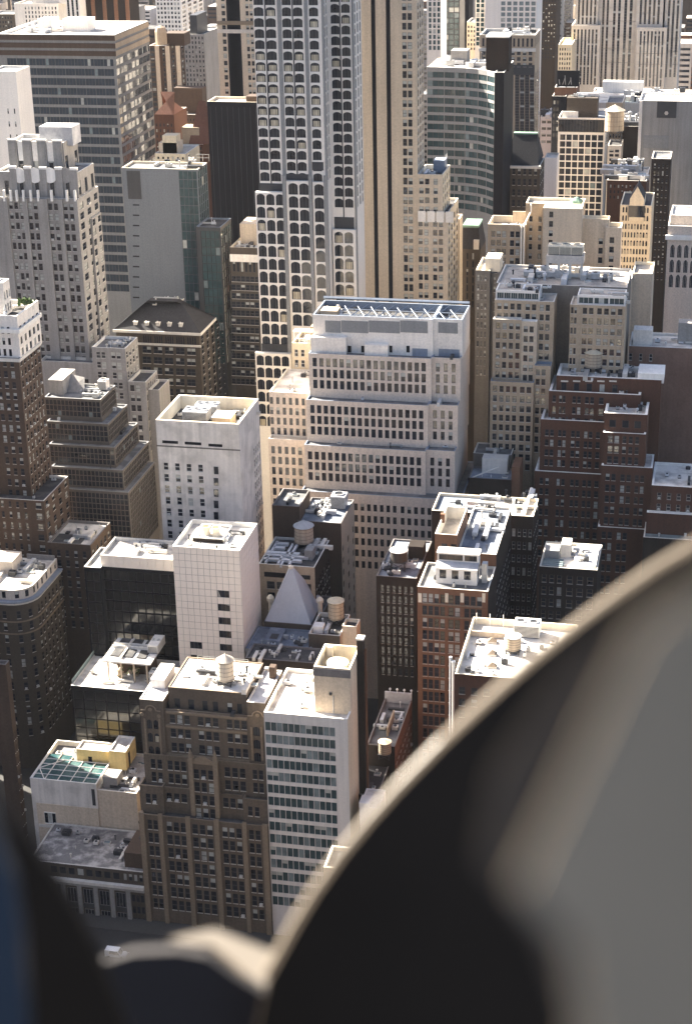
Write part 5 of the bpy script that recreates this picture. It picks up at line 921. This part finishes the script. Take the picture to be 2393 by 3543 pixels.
b.clutter(r1.x0+4,r1.x1-4,523,536,r1.zr,18,381,1.1); b.clutter(q1.x0+3,q1.x1-2,511,519,q1.zr,8,382); b.bx('roof_house',q1.x1-4,q1.x1+4,520.5,530,r1.zr,r1.zr+3,'coping_white'); b.done()
X0,Y0=on_level('j',972,135,r1.zr+1); water_tank('round tan water tank on the red brick setback tower',X0,Y0+1,r1.zr,3.0,4.8,1.6,'tank_wood','tank_roof',cone=.55)
b=Bd('edge_red_block','plum red brick block with white coping behind the curved metal, right edge',10,510)
z_=b.blk(498,'j',1325,1750,835,dep=20,wall=RB,roof='roof_white',par=.8,pt=.6,cop=WC,F=dict(c=[(1360,1560,4,.4)],y=880,p=66,h=36,n=6,s='sash_w')); z2=b.blk(496,'j',1300,1750,1000,dep=2,wall=RB,roof='roof_white',par=.8,pt=.6,cop=WC,x0=z_.x0-1); z3=b.blk(492,'j',1296,1750,1150,dep=12,wall='dark_brick',roof='glass_pale',par=.4,cop='coping',x0=z_.x0-1.5); b.done()
b=Bd('tall_plum_slab','tall plain reddish brown slab at the right picture edge',15,550)
p_=b.blk(545,'j',1375,1750,120,dep=20,wall='plum_flare_brick',roof='roof_white',par=.8,cop='coping',F=dict(c=[(1400,1560,4,.3)],y=170,p=70,h=36,n=10,s='sash_w')); b.done()
# ================================================================== right edge mid distance
b=Bd('gabled_tower','cream tower with rows of arched windows and a pointed central gable, right',-15,690)
b.wt=((0,.7),(1,.3))
a_=b.blk(680,'g',1136,1325,190,dep=24,wall='cream_brick',roof='slate',par=.6,cop='coping_cream',F=dict(c=[(1150,1308,9,.6)],y=202,p=50,h=32,n=9,s='arch_s'),Rt=dict(n=5,fr=.4)); X0=x_at('g',1192,679.5,a_.z); X1=x_at('g',1280,679.5,a_.z); c=(X0+X1)/2; zz=z_on('g',1235,78,679.5); m=MB(); zb_=a_.z-6; ym=679.2
m.poly([(X0,ym,zb_),(X1,ym,zb_),(X1,ym,zz-5),(c,ym,zz),(X0,ym,zz-5)],'cream_brick'); m.poly([(X1,ym,zz-5),(c,ym,zz),(c,ym+12,zz),(X1,ym+12,zz-5)],'slate'); m.poly([(X0,ym,zz-5),(c,ym,zz),(c,ym+12,zz),(X0,ym+12,zz-5)],'slate'); m.poly([(X0,ym,zb_),(X0,ym,zz-5),(X0,ym+12,zz-5),(X0,ym+12,zb_)],'cream_brick'); m.poly([(X1,ym,zb_),(X1,ym,zz-5),(X1,ym+12,zz-5),(X1,ym+12,zb_)],'cream_brick'); b.part('gable',m); m=MB(); m.box(c-3.2,c+3.2,ym-.1,ym+.05,zb_+1.5,zb_+6,'glass'); b.part('gable_window',m); b.done()
b=Bd('plum_tower','shaded plum brown tower slab right of the gabled cream tower',5,735)
a_=b.blk(725,'g',1325,1440,-90,dep=16,wall='dark_brick',roof='roof_grey',par=.8,cop='coping',F=dict(c=[(1340,1425,4,.4)],y=-60,p=45,h=24,n=16,s='sash_s')); b.done()
b=Bd('arcaded_block','pale pink stone block with arcaded top floor at right picture edge',15,640)
a_=b.blk(630,'g',1425,1800,315,dep=24,wall='limestone_pink',roof='roof_white',par=.8,cop='coping_white',F=dict(c=[(1440,1590,4,.6)],y=430,p=90,h=74,n=3,s='arch_w')); b.bx('cornice',a_.x0-.8,a_.x1,629,630,a_.z-5,a_.z-3.4,'coping_white'); a2=b.blk(634,'g',1440,1800,250,dep=16,zb=a_.z-1,wall='limestone_pink',roof='roof_white',par=.8,cop='coping_white'); b.done()
b=Bd('bare_tan_block','bare tan block with a white box roof beside the twin wings',-12,600)
a_=b.blk(592,'g',1210,1330,602,dep=16,wall='tan_brick',roof='roof_gravel',par=1,cop='coping_cream'); a2=b.blk(588,'g',1130,1215,632,dep=10,wall='tan_brick',roof='roof_white',par=.5,cop='coping_white',x1=a_.x0); b.done()
b=Bd('flare_tinted_low_block','low pale block with white roof huts right of the twin wings',-5,548)
a_=b.blk(541,'g',1165,1700,1040,dep=16,wall='plum_flare_brick',roof='roof_white',par=.8,cop='coping_white',F=dict(c=[(1190,1330,3,.3)],y=1085,p=70,h=40,n=4,s='sash_w'),x0=rw.x1+1); b.bx('roof_hut',a_.x0+1,a_.x0+7,545,550,a_.zr,a_.zr+5,'limestone_pale'); b.bx('roof_hut',a_.x0+15,a_.x0+20,548,553,a_.zr,a_.zr+7,'limestone_grey'); b.done()  # wall takes the mauve tint of lens flare as its colour
b=Bd('hazy_grey_block','plain grey slab with a dark square screen near its top, right edge',5,870)
a_=b.blk(860,'D',700,1700,1155,dep=24,wall='limestone_grey',roof='roof_white',par=1,cop='coping_white'); b.fbox('dark_screen',860,'D',905,1128,1162,1352,.3,'charcoal_metal'); b.fbox('dark_panel',860,'D',740,1035,1555,1700,.2,'mid_grey'); m=MB(); X0,z0=on_front('D',1008,1300,859.6); m.lathe(X0,0,[(.2,0),(1.0,.1)],'limestone',6); m.v=[(x,859.6-z,y+z0) for x,y,z in m.v]; b.part('screen_emblem',m); b.fbox('pale_edge',860,'D',700,735,1160,1950,.4,'limestone_pale'); b.done()
# ================================================================== far towers along the top
def far(name,label,Y,k,xl,xr,yt,wall,roof='roof_grey',F=None,Rt=None,dep=20,bk=None,cop='coping',wt=None,par=.8):
    b=Bd(name,label,0,0); b.base=(on_front(k,xl,yt,Y)[0],Y,0); b.e.location=b.base; b.wt=wt; q=b.blk(Y,k,xl,xr,yt,dep=dep,bk=bk,wall=wall,roof=roof,F=F,Rt=Rt,cop=cop,par=par); b.q=q; return b
b=far('striped_white_tower','far white tower with black vertical stripes at the top edge',1000,'a',388,470,-140,'white_stone',F=dict(c=[(396,462,3,.5)],y=-100,p=70,h=68,n=4,s='strip_s')); b.done()
b=far('brown_fin_tower','far brown tower with tan vertical fins at the top edge',1010,'a',472,762,-140,'dark_brick'); 
for i in range(5): xa=b.q.x0+(b.q.x1-b.q.x0)*i/4.2; b.bx('fin',xa,xa+2.2,1009.2,1010,0,b.q.z,'orange_brick')
b.done()
b=far('pale_grid_tower','far pale tower with a grid of square windows, top left of centre',950,'a',930,1082,-140,'white_stone',F=dict(c=[(940,1075,7,.55)],y=-120,p=27,h=15,n=12,s='plain_s'),Rt=dict(n=4,fr=.6),dep=44); b.done()
b=far('chestnut_tower','tall reddish brown tower with buff piers, behind the banded tower',820,'a',900,1000,275,'brown_brick',F=dict(c=[(906,930,1,.6),(945,955,1,.6),(980,992,1,.6)],y=290,p=30,h=18,n=14,s='plain_s'),dep=30,Rt=dict(n=4,fr=.4)); 
for i in range(3): xa=b.q.x0+3+i*5.2; b.bx('pier',xa,xa+2,819.5,820,0,b.q.z,'tan_brick')
m=MB(); m.box(b.q.x0+6,b.q.x0+16,826,836,b.q.zr,b.q.z+5,'brown_brick'); m.lathe(b.q.x0+5,824,[(3,b.q.z),(3,b.q.z+6),(2.4,b.q.z+8),(.3,b.q.z+9)],'buff_brick',10); b.part('turret',m); b.done()
b=far('blue_shade_tower','far blue-grey tower in shade with a dark dome cap',870,'a',1085,1232,205,'limestone_grey',F=dict(c=[(1095,1225,7,.4)],y=220,p=28,h=16,n=14,s='plain_s'),dep=30); b.bx('dark_cap',b.q.x0+5,b.q.x1-4,872,890,b.q.zr,b.q.z+9,'charcoal_metal'); b.done()
b=far('grey_shade_slab','far plain grey slab left of the tan deco tower',900,'a',1228,1310,195,'mid_grey',dep=20); b.clutter(b.q.x0,b.q.x1,902,915,b.q.zr,8,391,2); b.done()
b=far('pale_cluster_block','far pale stone block with dark slots behind the banded tower roof',1040,'a',85,350,20,'limestone_pale',F=dict(c=[(150,340,10,.4)],y=40,p=26,h=16,n=4,s='plain_s')); b.bx('penthouse',b.q.x0+10,b.q.x0+40,1045,1055,b.q.zr,b.q.z+10,'limestone_pale'); b.done()
b=far('brown_low_block','far brown block at the top left corner',1090,'a',-60,82,85,'umber_stone',F=dict(c=[(-20,70,6,.5)],y=100,p=26,h=14,n=3,s='plain_s')); b.done()
b=far('red_gable_house','red brick house with a steep red roof between banded and black towers',760,'a',932,1050,690,'red_brick',roof='roof_tile_red',F=dict(c=[(940,1040,5,.4)],y=745,p=34,h=18,n=5,s='plain_s')); m=MB(); q=b.q; v=0
m.v+=[(q.x0,760,q.z),(q.x1,760,q.z),(q.x1,775,q.z),(q.x0,775,q.z),(q.x0+8,767,q.z+9),(q.x1-8,767,q.z+9)]
for f in ((0,1,5,4),(1,2,5),(2,3,4,5),(3,0,4)): m.f.append(f); m.m.append(m.mi('roof_tile_red'))
b.part('red_roof',m); b.done()
b=far('red_turret_house','low red house with a steep red pyramid roof beside the black tower',735,'a',1070,1225,870,'red_brick',roof='roof_tile_red',F=dict(c=[(1140,1215,3,.5)],y=885,p=34,h=18,n=3,s='plain_s')); q=b.q; m=MB()
m.v+=[(q.x0+5,736,q.z),(q.x0+16,736,q.z),(q.x0+16,747,q.z),(q.x0+5,747,q.z),(q.x0+9,741,q.z+18),(q.x0+12,741,q.z+18)]
for f in ((0,1,5,4),(1,2,5),(2,3,4,5),(3,0,4)): m.f.append(f); m.m.append(m.mi('roof_tile_red'))
b.part('steep_roof',m); b.bx('cupola',q.x1-10,q.x1-2,737,745,q.zr,q.z+7,'buff_brick'); b.done()
b=far('brick_terrace_block','brown brick roofs with white parapets beyond the red house',800,'a',1100,1255,690,'brown_brick',cop='coping_white',F=dict(c=[(1110,1245,8,.4)],y=715,p=30,h=16,n=3,s='plain_s')); b.bx('roof_house',b.q.x0-6,b.q.x0+8,808,815,0,b.q.z+11,'brown_brick'); b.done()
b=far('yard_sheds_block','low tan sheds in front of the red houses by the grey slab',690,'a',935,1120,925,'cream_brick',roof='roof_gravel',cop='coping_white',F=dict(c=[(950,1110,6,.4)],y=945,p=30,h=14,n=2,s='plain_s')); b.bx('shed',b.q.x0+3,b.q.x0+9,692,698,b.q.zr,b.q.z+7,'cream_brick'); b.bx('shed',b.q.x1-12,b.q.x1-4,692,700,b.q.zr,b.q.z+4,'tan_brick'); b.done()
b=far('teal_glass_tower','far teal glass tower left of the pale blue window tower',1000,'c',150,300,-140,'charcoal_metal',F=dict(c=[(155,296,5,.9)],y=-110,p=30,h=26,n=13,s='cell-teal_s')); b.done()
b=far('mirror_tower','far pale mirrored tower at the top edge right of the striped tower',960,'c',118,196,-140,'limestone_pale',F=dict(c=[(130,192,3,.6)],y=-110,p=30,h=22,n=13,s='plain-teal_s')); b.done()
b=far('dark_notch_tower','far dark narrow tower in a gap at the top edge',1120,'c',296,350,-140,'black_wall'); b.done()
b=far('tan_notch_block','far small tan block below the dark narrow tower',1030,'c',338,392,120,'tan_brick',F=dict(c=[(344,384,3,.5)],y=140,p=24,h=13,n=6,s='plain_s')); b.done()
b=far('teal_edge_tower','far slender green glass edge beside the pale blue window tower',1010,'c',386,440,-140,'limestone_pale',F=dict(c=[(392,434,2,.7)],y=-110,p=26,h=20,n=14,s='plain-teal_s')); b.done()
b=far('blue_window_tower','far white tower with rows of pale blue windows at the top edge',960,'c',440,722,-140,'white_stone',F=dict(c=[(528,716,6,.68)],y=-112,p=30,h=20,n=12,s='plain_s'),dep=30,wt=((5,.9),(2,.1))); b.done()
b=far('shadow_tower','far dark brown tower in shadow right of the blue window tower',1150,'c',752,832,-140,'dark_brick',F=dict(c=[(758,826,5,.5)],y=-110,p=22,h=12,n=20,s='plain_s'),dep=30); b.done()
# big striped limestone tower, top right
b=Bd('ribbed_limestone_tower','very wide limestone tower with ribbed window strips, top right',30,1100)
LS='limestone'; st='strip_s'
def strips(xs,y0,p,n): return dict(c=xs,y=y0,p=p,h=p*.985,n=n,s=st)
g0=b.blk(1080,'c',1060,1275,-140,dep=40,wall=LS,roof='roof_grey',F=strips([(1085,1120,2,.5),(1145,1185,2,.5),(1205,1250,2,.5)],-110,75,8)); g1=b.blk(1073,'c',910,1068,138,dep=40,wall=LS,roof='roof_grey',F=strips([(922,1052,7,.5)],160,60,5)); g2=b.blk(1073,'c',1268,1432,150,dep=40,wall=LS,roof='roof_grey',F=strips([(1285,1415,7,.5)],170,60,5)); g3=b.blk(1077,'c',940,1062,-140,dep=40,wall=LS,roof='roof_grey',F=strips([(950,1050,5,.5)],-110,60,4)); g4=b.blk(1077,'c',1272,1420,-140,dep=40,wall=LS,roof='roof_grey',F=strips([(1290,1400,5,.5)],-110,60,4)); g5=b.blk(1079,'c',1425,1510,-20,dep=40,wall=LS,roof='roof_grey',F=strips([(1440,1500,3,.5)],0,70,6)); b.done()
b=far('yellow_roof_block','far small cream block with yellow roof, left of the ribbed limestone tower',1050,'c',838,912,243,'cream_brick',roof='yellow_stucco',F=dict(c=[(845,905,5,.5)],y=262,p=26,h=14,n=5,s='plain_s'),bk=('c',860,205)); b.done()
b=far('long_white_roof_hall','long low hall with white roof below the ribbed limestone tower',960,'c',1000,1320,560,'limestone',roof='roof_white',cop='coping_white',F=dict(c=[(1110,1180,3,.5)],y=590,p=40,h=20,n=4,s='plain_s'),bk=('c',1010,478)); b.bx('roof_ridge',b.q.x0+5,b.q.x1-4,b.q.y1-12,b.q.y1-6,b.q.zr,b.q.zr+6,'coping_white'); b.clutter(b.q.x0+20,b.q.x1-4,965,985,b.q.zr,16,401,2.2); b.done()
b=far('sunlit_roof_hall','far low hall with bright roof at the right edge below the ribbed tower',1000,'c',1315,1700,520,'limestone_pale',roof='roof_white',cop='coping_white'); b.clutter(b.q.x0+4,b.q.x0+60,1004,1016,b.q.zr,16,402,2.2); b.done()
b=far('orange_sign_block','orange brick block below a dark rooftop billboard',905,'c',818,940,478,'orange_brick',dep=16); b.done(); q=b.q
e=thing('billboard','dark rooftop billboard with white marks above an orange wall, right','billboard',((q.x0+q.x1)/2,905,q.z)); B=tuple(e.location); m=MB(); z1=z_on('c',830,385,906); m.box(q.x0+1,q.x1+1,905.5,906.3,q.z+.4,z1,'black_wall'); m.build('panel',e,B)
for i in range(5):
    m=MB(); t=i/5; xx=q.x0+2.5+(q.x1-q.x0-4)*t; m.bar((xx,905.3,q.z+1.4),(xx+(1.2 if i%2 else -.4),905.3,q.z+4+(i%3)),.22,'limestone_grey'); m.build('white_mark',e,B)
for sx in (.1,.5,.9): m=MB(); xx=q.x0+(q.x1-q.x0)*sx; m.bar((xx,907.5,q.z-.9),(xx,906.3,z1-1),.3,'charcoal_metal'); m.build('post',e,B)
b=far('dark_green_block','dark block with shrubs on its roof left of the white grid tower',900,'c',805,880,525,'black_wall',dep=14,F=dict(c=[(812,840,2,.5)],y=550,p=36,h=20,n=6,s='plain_s')); b.done()
b=far('white_storey_block','low white storeys seen between brown strip tower and dark block',940,'c',740,812,640,'white_stone',roof='roof_white',dep=20,F=dict(c=[(748,800,2,.8)],y=660,p=36,h=14,n=4,s='plain_s')); b.clutter(b.q.x0,b.q.x1,945,958,b.q.zr,8,411,2); b.done()
b=far('white_slope_block','white sloping wall block left of the white grid tower base',800,'c',762,830,862,'white_stone',roof='roof_white',dep=12); b.done()
b=far('small_window_block','small buff block with grid of dark windows right of the white grid tower',860,'c',1108,1182,795,'limestone',roof='roof_dark',F=dict(c=[(1118,1170,2,.75)],y=818,p=24,h=14,n=6,s='plain_s'),dep=16); b.done(); q=b.q
water_tank('pale water tank on dark legs right of the white grid tower',(q.x0+q.x1)/2-1,870,q.zr,4.6,10,6,'tank_wood','tank_pale',cone=.6)
b=far('ochre_rear_block','buff windowed block behind the pale tank, right of grid tower',930,'c',1100,1190,560,'buff_brick',roof='roof_grey',F=dict(c=[(1108,1180,5,.5)],y=588,p=36,h=20,n=5,s='plain_s')); b.done()
b=far('dark_roofs_block','dark roofs with small huts left of the hazy grey slab',900,'c',1185,1290,690,'dark_brick',roof='roof_dark',dep=26); b.clutter(b.q.x0,b.q.x1,903,925,b.q.zr,14,421,2.4); b.done()
b=far('low_shop_row','low sunlit shop row with greenery in front of the dark roofs',820,'c',1180,1290,905,'cream_brick',roof='roof_white',dep=16,F=dict(c=[(1190,1280,5,.4)],y=925,p=30,h=16,n=2,s='plain_s')); b.clutter(b.q.x0,b.q.x1,823,834,b.q.zr,10,422,1.6); b.done()
b=far('plum_row_block','low reddish row behind the gabled cream tower',760,'c',1105,1320,985,'red_brick',roof='roof_gravel',dep=30,F=dict(c=[(1120,1300,9,.4)],y=1010,p=30,h=16,n=3,s='plain_s')); b.clutter(b.q.x0,b.q.x1,763,788,b.q.zr,16,423,1.8); b.done()
# ------------------------------------------------------------------ far city reads as one mass
m=MB(); r=random.Random(77)
for i in range(1500):
    Y=1180+2600*(r.random()**1.3); X=-.22*Y+(r.random()-.5)*.75*Y; h=r.choice((18,25,35,45,60,90)) * r.uniform(.7,1.2); w=r.uniform(12,34); d=r.uniform(12,34)
    c=r.choice(('limestone','brown_brick','limestone_grey','tan_brick','red_brick','umber_stone','limestone_pale','mid_grey')); m.box(X,X+w,Y,Y+d,0,h,c,False); m.box(X+.5,X+w-.5,Y+.5,Y+d-.5,h,h+.1,r.choice(('roof_white','roof_grey','roof_gravel','roof_dark')),False)
    if Y<2000:
        nf=int(h/4); nw=int(w/3.4)
        for f in range(nf):
            if r.random()<.9: m.poly([(X+1,Y-.1,f*4+1.4),(X+w-1,Y-.1,f*4+1.4),(X+w-1,Y-.1,f*4+3.2),(X+1,Y-.1,f*4+3.2)],'glass')
o=m.build('far_city'); o['kind']='stuff'; o['label']='mass of small far off city blocks'
# low blocks filling the middle distance between the towers
r=random.Random(12); n=0
# ================================================================== vehicles in the street
def car(label,x,y,mat,van=False,rz=0):
    e=thing('parked_van' if van else 'parked_car',label,'van' if van else 'car',(x,y,.01)); B=(x,y,.01); L,Wd=(5.6,2.0) if van else (4.6,1.8); H1,H2=(1.1,2.3) if van else (.85,1.42)
    pr=[(-L/2,.35),(L/2,.35),(L/2,H1*.85),(L/2-.3,H1),(L/2-1.2,H1),(L/2-1.9,H2),(-L/2+(.1 if van else 1.0),H2),(-L/2+(.0 if van else .3),H1),(-L/2,H1*.9)]
    m=MB(); m.poly([(x+a,y-Wd/2,z) for a,z in pr],mat); m.poly([(x+a,y+Wd/2,z) for a,z in pr][::-1],mat)
    for i in range(len(pr)): (a,z),(c,w)=pr[i],pr[(i+1)%len(pr)]; m.poly([(x+a,y-Wd/2,z),(x+c,y-Wd/2,w),(x+c,y+Wd/2,w),(x+a,y+Wd/2,z)],mat)
    m.build('body',e,B); m=MB(); m.poly([(x+L/2-1.24,y-Wd/2+.12,H1+.03),(x+L/2-1.24,y+Wd/2-.12,H1+.03),(x+L/2-1.86,y+Wd/2-.12,H2-.04),(x+L/2-1.86,y-Wd/2+.12,H2-.04)],'glass'); m.v=[(a+.02,c,d+.02) for a,c,d in m.v]; m.build('windscreen',e,B)
    for sy in (-1,1):
        m=MB(); yy=y+sy*(Wd/2+.01); m.poly([(x-L/2+1.2,yy,H1+.02),(x+L/2-1.5,yy,H1+.02),(x+L/2-2.0,yy,H2-.12),(x-L/2+1.4,yy,H2-.12)],'glass'); m.build('side_window',e,B)
        m=MB(); m.box(x+L/2-.02,x+L/2+.03,y+sy*Wd*.36-.18,y+sy*Wd*.36+.18,.6,.78,'coping_white'); m.build('headlight',e,B)
        for sx in (-1,1): m=MB(); m.lathe(0,0,[(.1,-.1),(.34,-.1),(.34,.1),(.1,.1)],'rubber',14); m.v=[(x+sx*L*.31+a,y+sy*(Wd/2-.06)+d,.35+c) for a,c,d in m.v]; m.build('wheel',e,B)
Xv,Yv=on_level('f',402,3292,1.5); car('white van in the street at the foot of the columned block',Xv,Yv,'car_white',True)
# ================================================================== viewing terrace and the out of focus metal round the camera
def at_dist(x,y,d):            # point at forward distance d along the line of sight of the viewer standing here
    return Vector((0,0,HC))+ray(x,y)*d
T=Bd('viewing_tower_light_block','tower top carrying the viewpoint and ornaments, on unseen tiers added to block sky light',0,-10,cat='tower')
mk('tower_light_block_brick',(.07,.062,.055)); mk('tower_light_block_roof',(.04,.04,.04)); TW='tower_light_block_brick'
for (xa,xb,ya,yb,za,zb_) in ((-9,9,-20,.4,205,HC-1.75),(-60,40,-60,40,170,205),(-150,110,-60,95,130,170),(-210,120,-60,150,95,130),(-250,130,-60,205,55,95),(-280,140,-60,262,16,55),(-300,150,-60,318,0,16)):  # wide dark tiers added out of view to block low sky light
    T.wall((xa,yb),(xb,yb),za,zb_,TW); T.wall((xb,yb),(xb,ya),za,zb_,TW); T.wall((xb,ya),(xa,ya),za,zb_,TW); T.wall((xa,ya),(xa,yb),za,zb_,TW); T.roof(xa,xb,ya,yb,zb_,'tower_light_block_roof',0)
T.done()
mk('cowl_metal',(.024,.019,.0145),var=.5,fine=.3,streak=.3,rough=.6,spec=.06,big=3); mk('cowl_sill',(.105,.093,.078),var=.15,fine=.1,rough=.5); mk('cowl_rim',(.15,.126,.098),var=.08,fine=.05,streak=0,rough=.4); mk('cowl_light_falloff',(.075,.065,.055),var=.6,fine=.2,streak=.3,rough=.6,spec=.1,big=6); mk('cowl_light_patch',(.27,.225,.165),var=.55,fine=.15,streak=.3,rough=.6,spec=.1,big=5); mk('blue_enamel',(.016,.026,.042),var=.2,fine=.1,streak=.1,rough=.35,big=2.); mk('ledge_stone',(.03,.028,.03),var=.2,fine=.2,big=2.)
def slab(name,pts,d,th,face,rim,e,B,rimw=.0,tilt=(0,0)):
    """thick plate whose near face follows the outline at distance d, th metres thick away from the viewer"""
    c=(sum(p[0] for p in pts)/len(pts),sum(p[1] for p in pts)/len(pts)); m=MB(); n=len(pts)
    F=[at_dist(x,y,d+tilt[0]*(x-c[0])+tilt[1]*(y-c[1])) for x,y in pts]; Bk=[p+fwd*th for p in F]
    m.poly(F,face); m.poly(Bk[::-1],face)
    for i in range(n): j=(i+1)%n; m.poly([F[i],F[j],Bk[j],Bk[i]],rim)
    return m.build(name,e,B)
def arc(a,c,k,n=14):
    out=[]
    for i in range(n+1):
        t=i/n; out.append((a[0]+(c[0]-a[0])*t+k[0]*4*t*(1-t),a[1]+(c[1]-a[1])*t+k[1]*4*t*(1-t)))
    return out
S=1.5242
ed=[(1640,1195),(1570,1232),(1480,1285),(1400,1340),(1300,1414),(1200,1494),(1100,1583),(1000,1676),(900,1778),(830,1856),(770,1930),(710,2016),(665,2090),(630,2155),(600,2210)]
ed=[(x*S,y*S) for x,y in ed]
P0=at_dist(1900,3600,1.25); e=thing('metal_cowl','big out of focus dark curved metal cowl filling the lower right','metal cowl',P0); B=tuple(P0)
body=ed+[(560*S,2420*S),(560*S,2700*S),(1640*S,2700*S)]
body=[(x+14,y+22) for x,y in ed]+[(560*S,2420*S),(560*S,2700*S),(1660*S,2700*S)]
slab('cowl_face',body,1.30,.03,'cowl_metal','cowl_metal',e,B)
rim=ed+[(x+46,y+60) for x,y in ed][::-1]
m=MB()
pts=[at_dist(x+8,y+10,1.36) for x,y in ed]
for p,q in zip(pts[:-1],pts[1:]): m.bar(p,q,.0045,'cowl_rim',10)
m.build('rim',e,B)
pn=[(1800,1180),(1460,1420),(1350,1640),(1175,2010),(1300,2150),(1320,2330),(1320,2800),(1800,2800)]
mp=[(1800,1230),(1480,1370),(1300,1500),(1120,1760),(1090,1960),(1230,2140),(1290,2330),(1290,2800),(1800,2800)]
slab('painted_light_falloff',[(x*S,y*S) for x,y in mp],.5,.001,'cowl_light_falloff','cowl_light_falloff',e,B)
slab('painted_light_patch',[(x*S,y*S) for x,y in pn],.36,.001,'cowl_light_patch','cowl_light_patch',e,B)  # lit patch and its soft falloff put into paler plates
pn=[(1330,1900),(1345,1900),(1345,2100),(1330,2100)]
# left enamel panel
P0=at_dist(0,3600,1.2); e=thing('enamel_panel','out of focus dark panel with a blue left side in the lower left corner','metal panel',P0); B=tuple(P0)
lf=[(-160,1640),(0,1812),(70,1890),(140,1985),(195,2075),(232,2150),(262,2230),(300,2330),(330,2700),(-160,2700)]
slab('panel_edge',[((x-16)*S,(y+10)*S) for x,y in lf],1.15,.02,'cowl_metal','cowl_metal',e,B)
bl=[(-160,1700),(-30,1850),(25,1990),(45,2120),(60,2330),(70,2700),(-160,2700)]
slab('blue_face',[(x*S,y*S) for x,y in bl],.98,.02,'blue_enamel','blue_enamel',e,B)
# ledge below
P0=at_dist(1200,3650,1.35); e=thing('stone_ledge','out of focus dark ledge with a bright cream sill at the bottom','ledge',P0); B=tuple(P0)
lg=[(225,2188),(300,2165),(400,2160),(470,2172),(530,2215),(590,2252),(680,2290),(680,2700),(150,2700),(180,2250)]
slab('ledge_body',[(x*S,y*S) for x,y in lg],1.36,.02,'ledge_stone','ledge_stone',e,B)
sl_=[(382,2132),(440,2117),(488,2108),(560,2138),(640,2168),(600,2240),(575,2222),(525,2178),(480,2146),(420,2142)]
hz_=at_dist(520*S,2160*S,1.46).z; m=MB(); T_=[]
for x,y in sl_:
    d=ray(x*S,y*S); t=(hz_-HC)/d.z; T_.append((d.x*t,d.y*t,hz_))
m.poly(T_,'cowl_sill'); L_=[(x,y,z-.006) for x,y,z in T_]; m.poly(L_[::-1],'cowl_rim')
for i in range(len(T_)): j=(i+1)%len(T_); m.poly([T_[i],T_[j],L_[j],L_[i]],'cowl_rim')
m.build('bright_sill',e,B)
# ================================================================== summer air over the city
m=MB(); m.box(-6500,6500,-300,9000,-1,700,'asphalt'); hz=m.build('haze'); hz.data.materials.clear(); hm=bpy.data.materials.new('haze_air'); hm.use_nodes=True; t=hm.node_tree
for nd in list(t.nodes):
    if nd.type=='BSDF_PRINCIPLED': t.nodes.remove(nd)
vp=t.nodes.new('ShaderNodeVolumePrincipled'); vp.inputs['Color'].default_value=(.86,.9,1,1); vp.inputs['Density'].default_value=9e-6; vp.inputs['Anisotropy'].default_value=0
t.links.new(vp.outputs[0],[n for n in t.nodes if n.type=='OUTPUT_MATERIAL'][0].inputs['Volume']); hz.data.materials.append(hm); hz['kind']='stuff'; hz['label']='thin pale city haze'
hz.display_type='WIRE'
SC.cycles.volume_bounces=1; SC.cycles.max_bounces=8; SC.cycles.diffuse_bounces=2; SC.cycles.sample_clamp_indirect=6
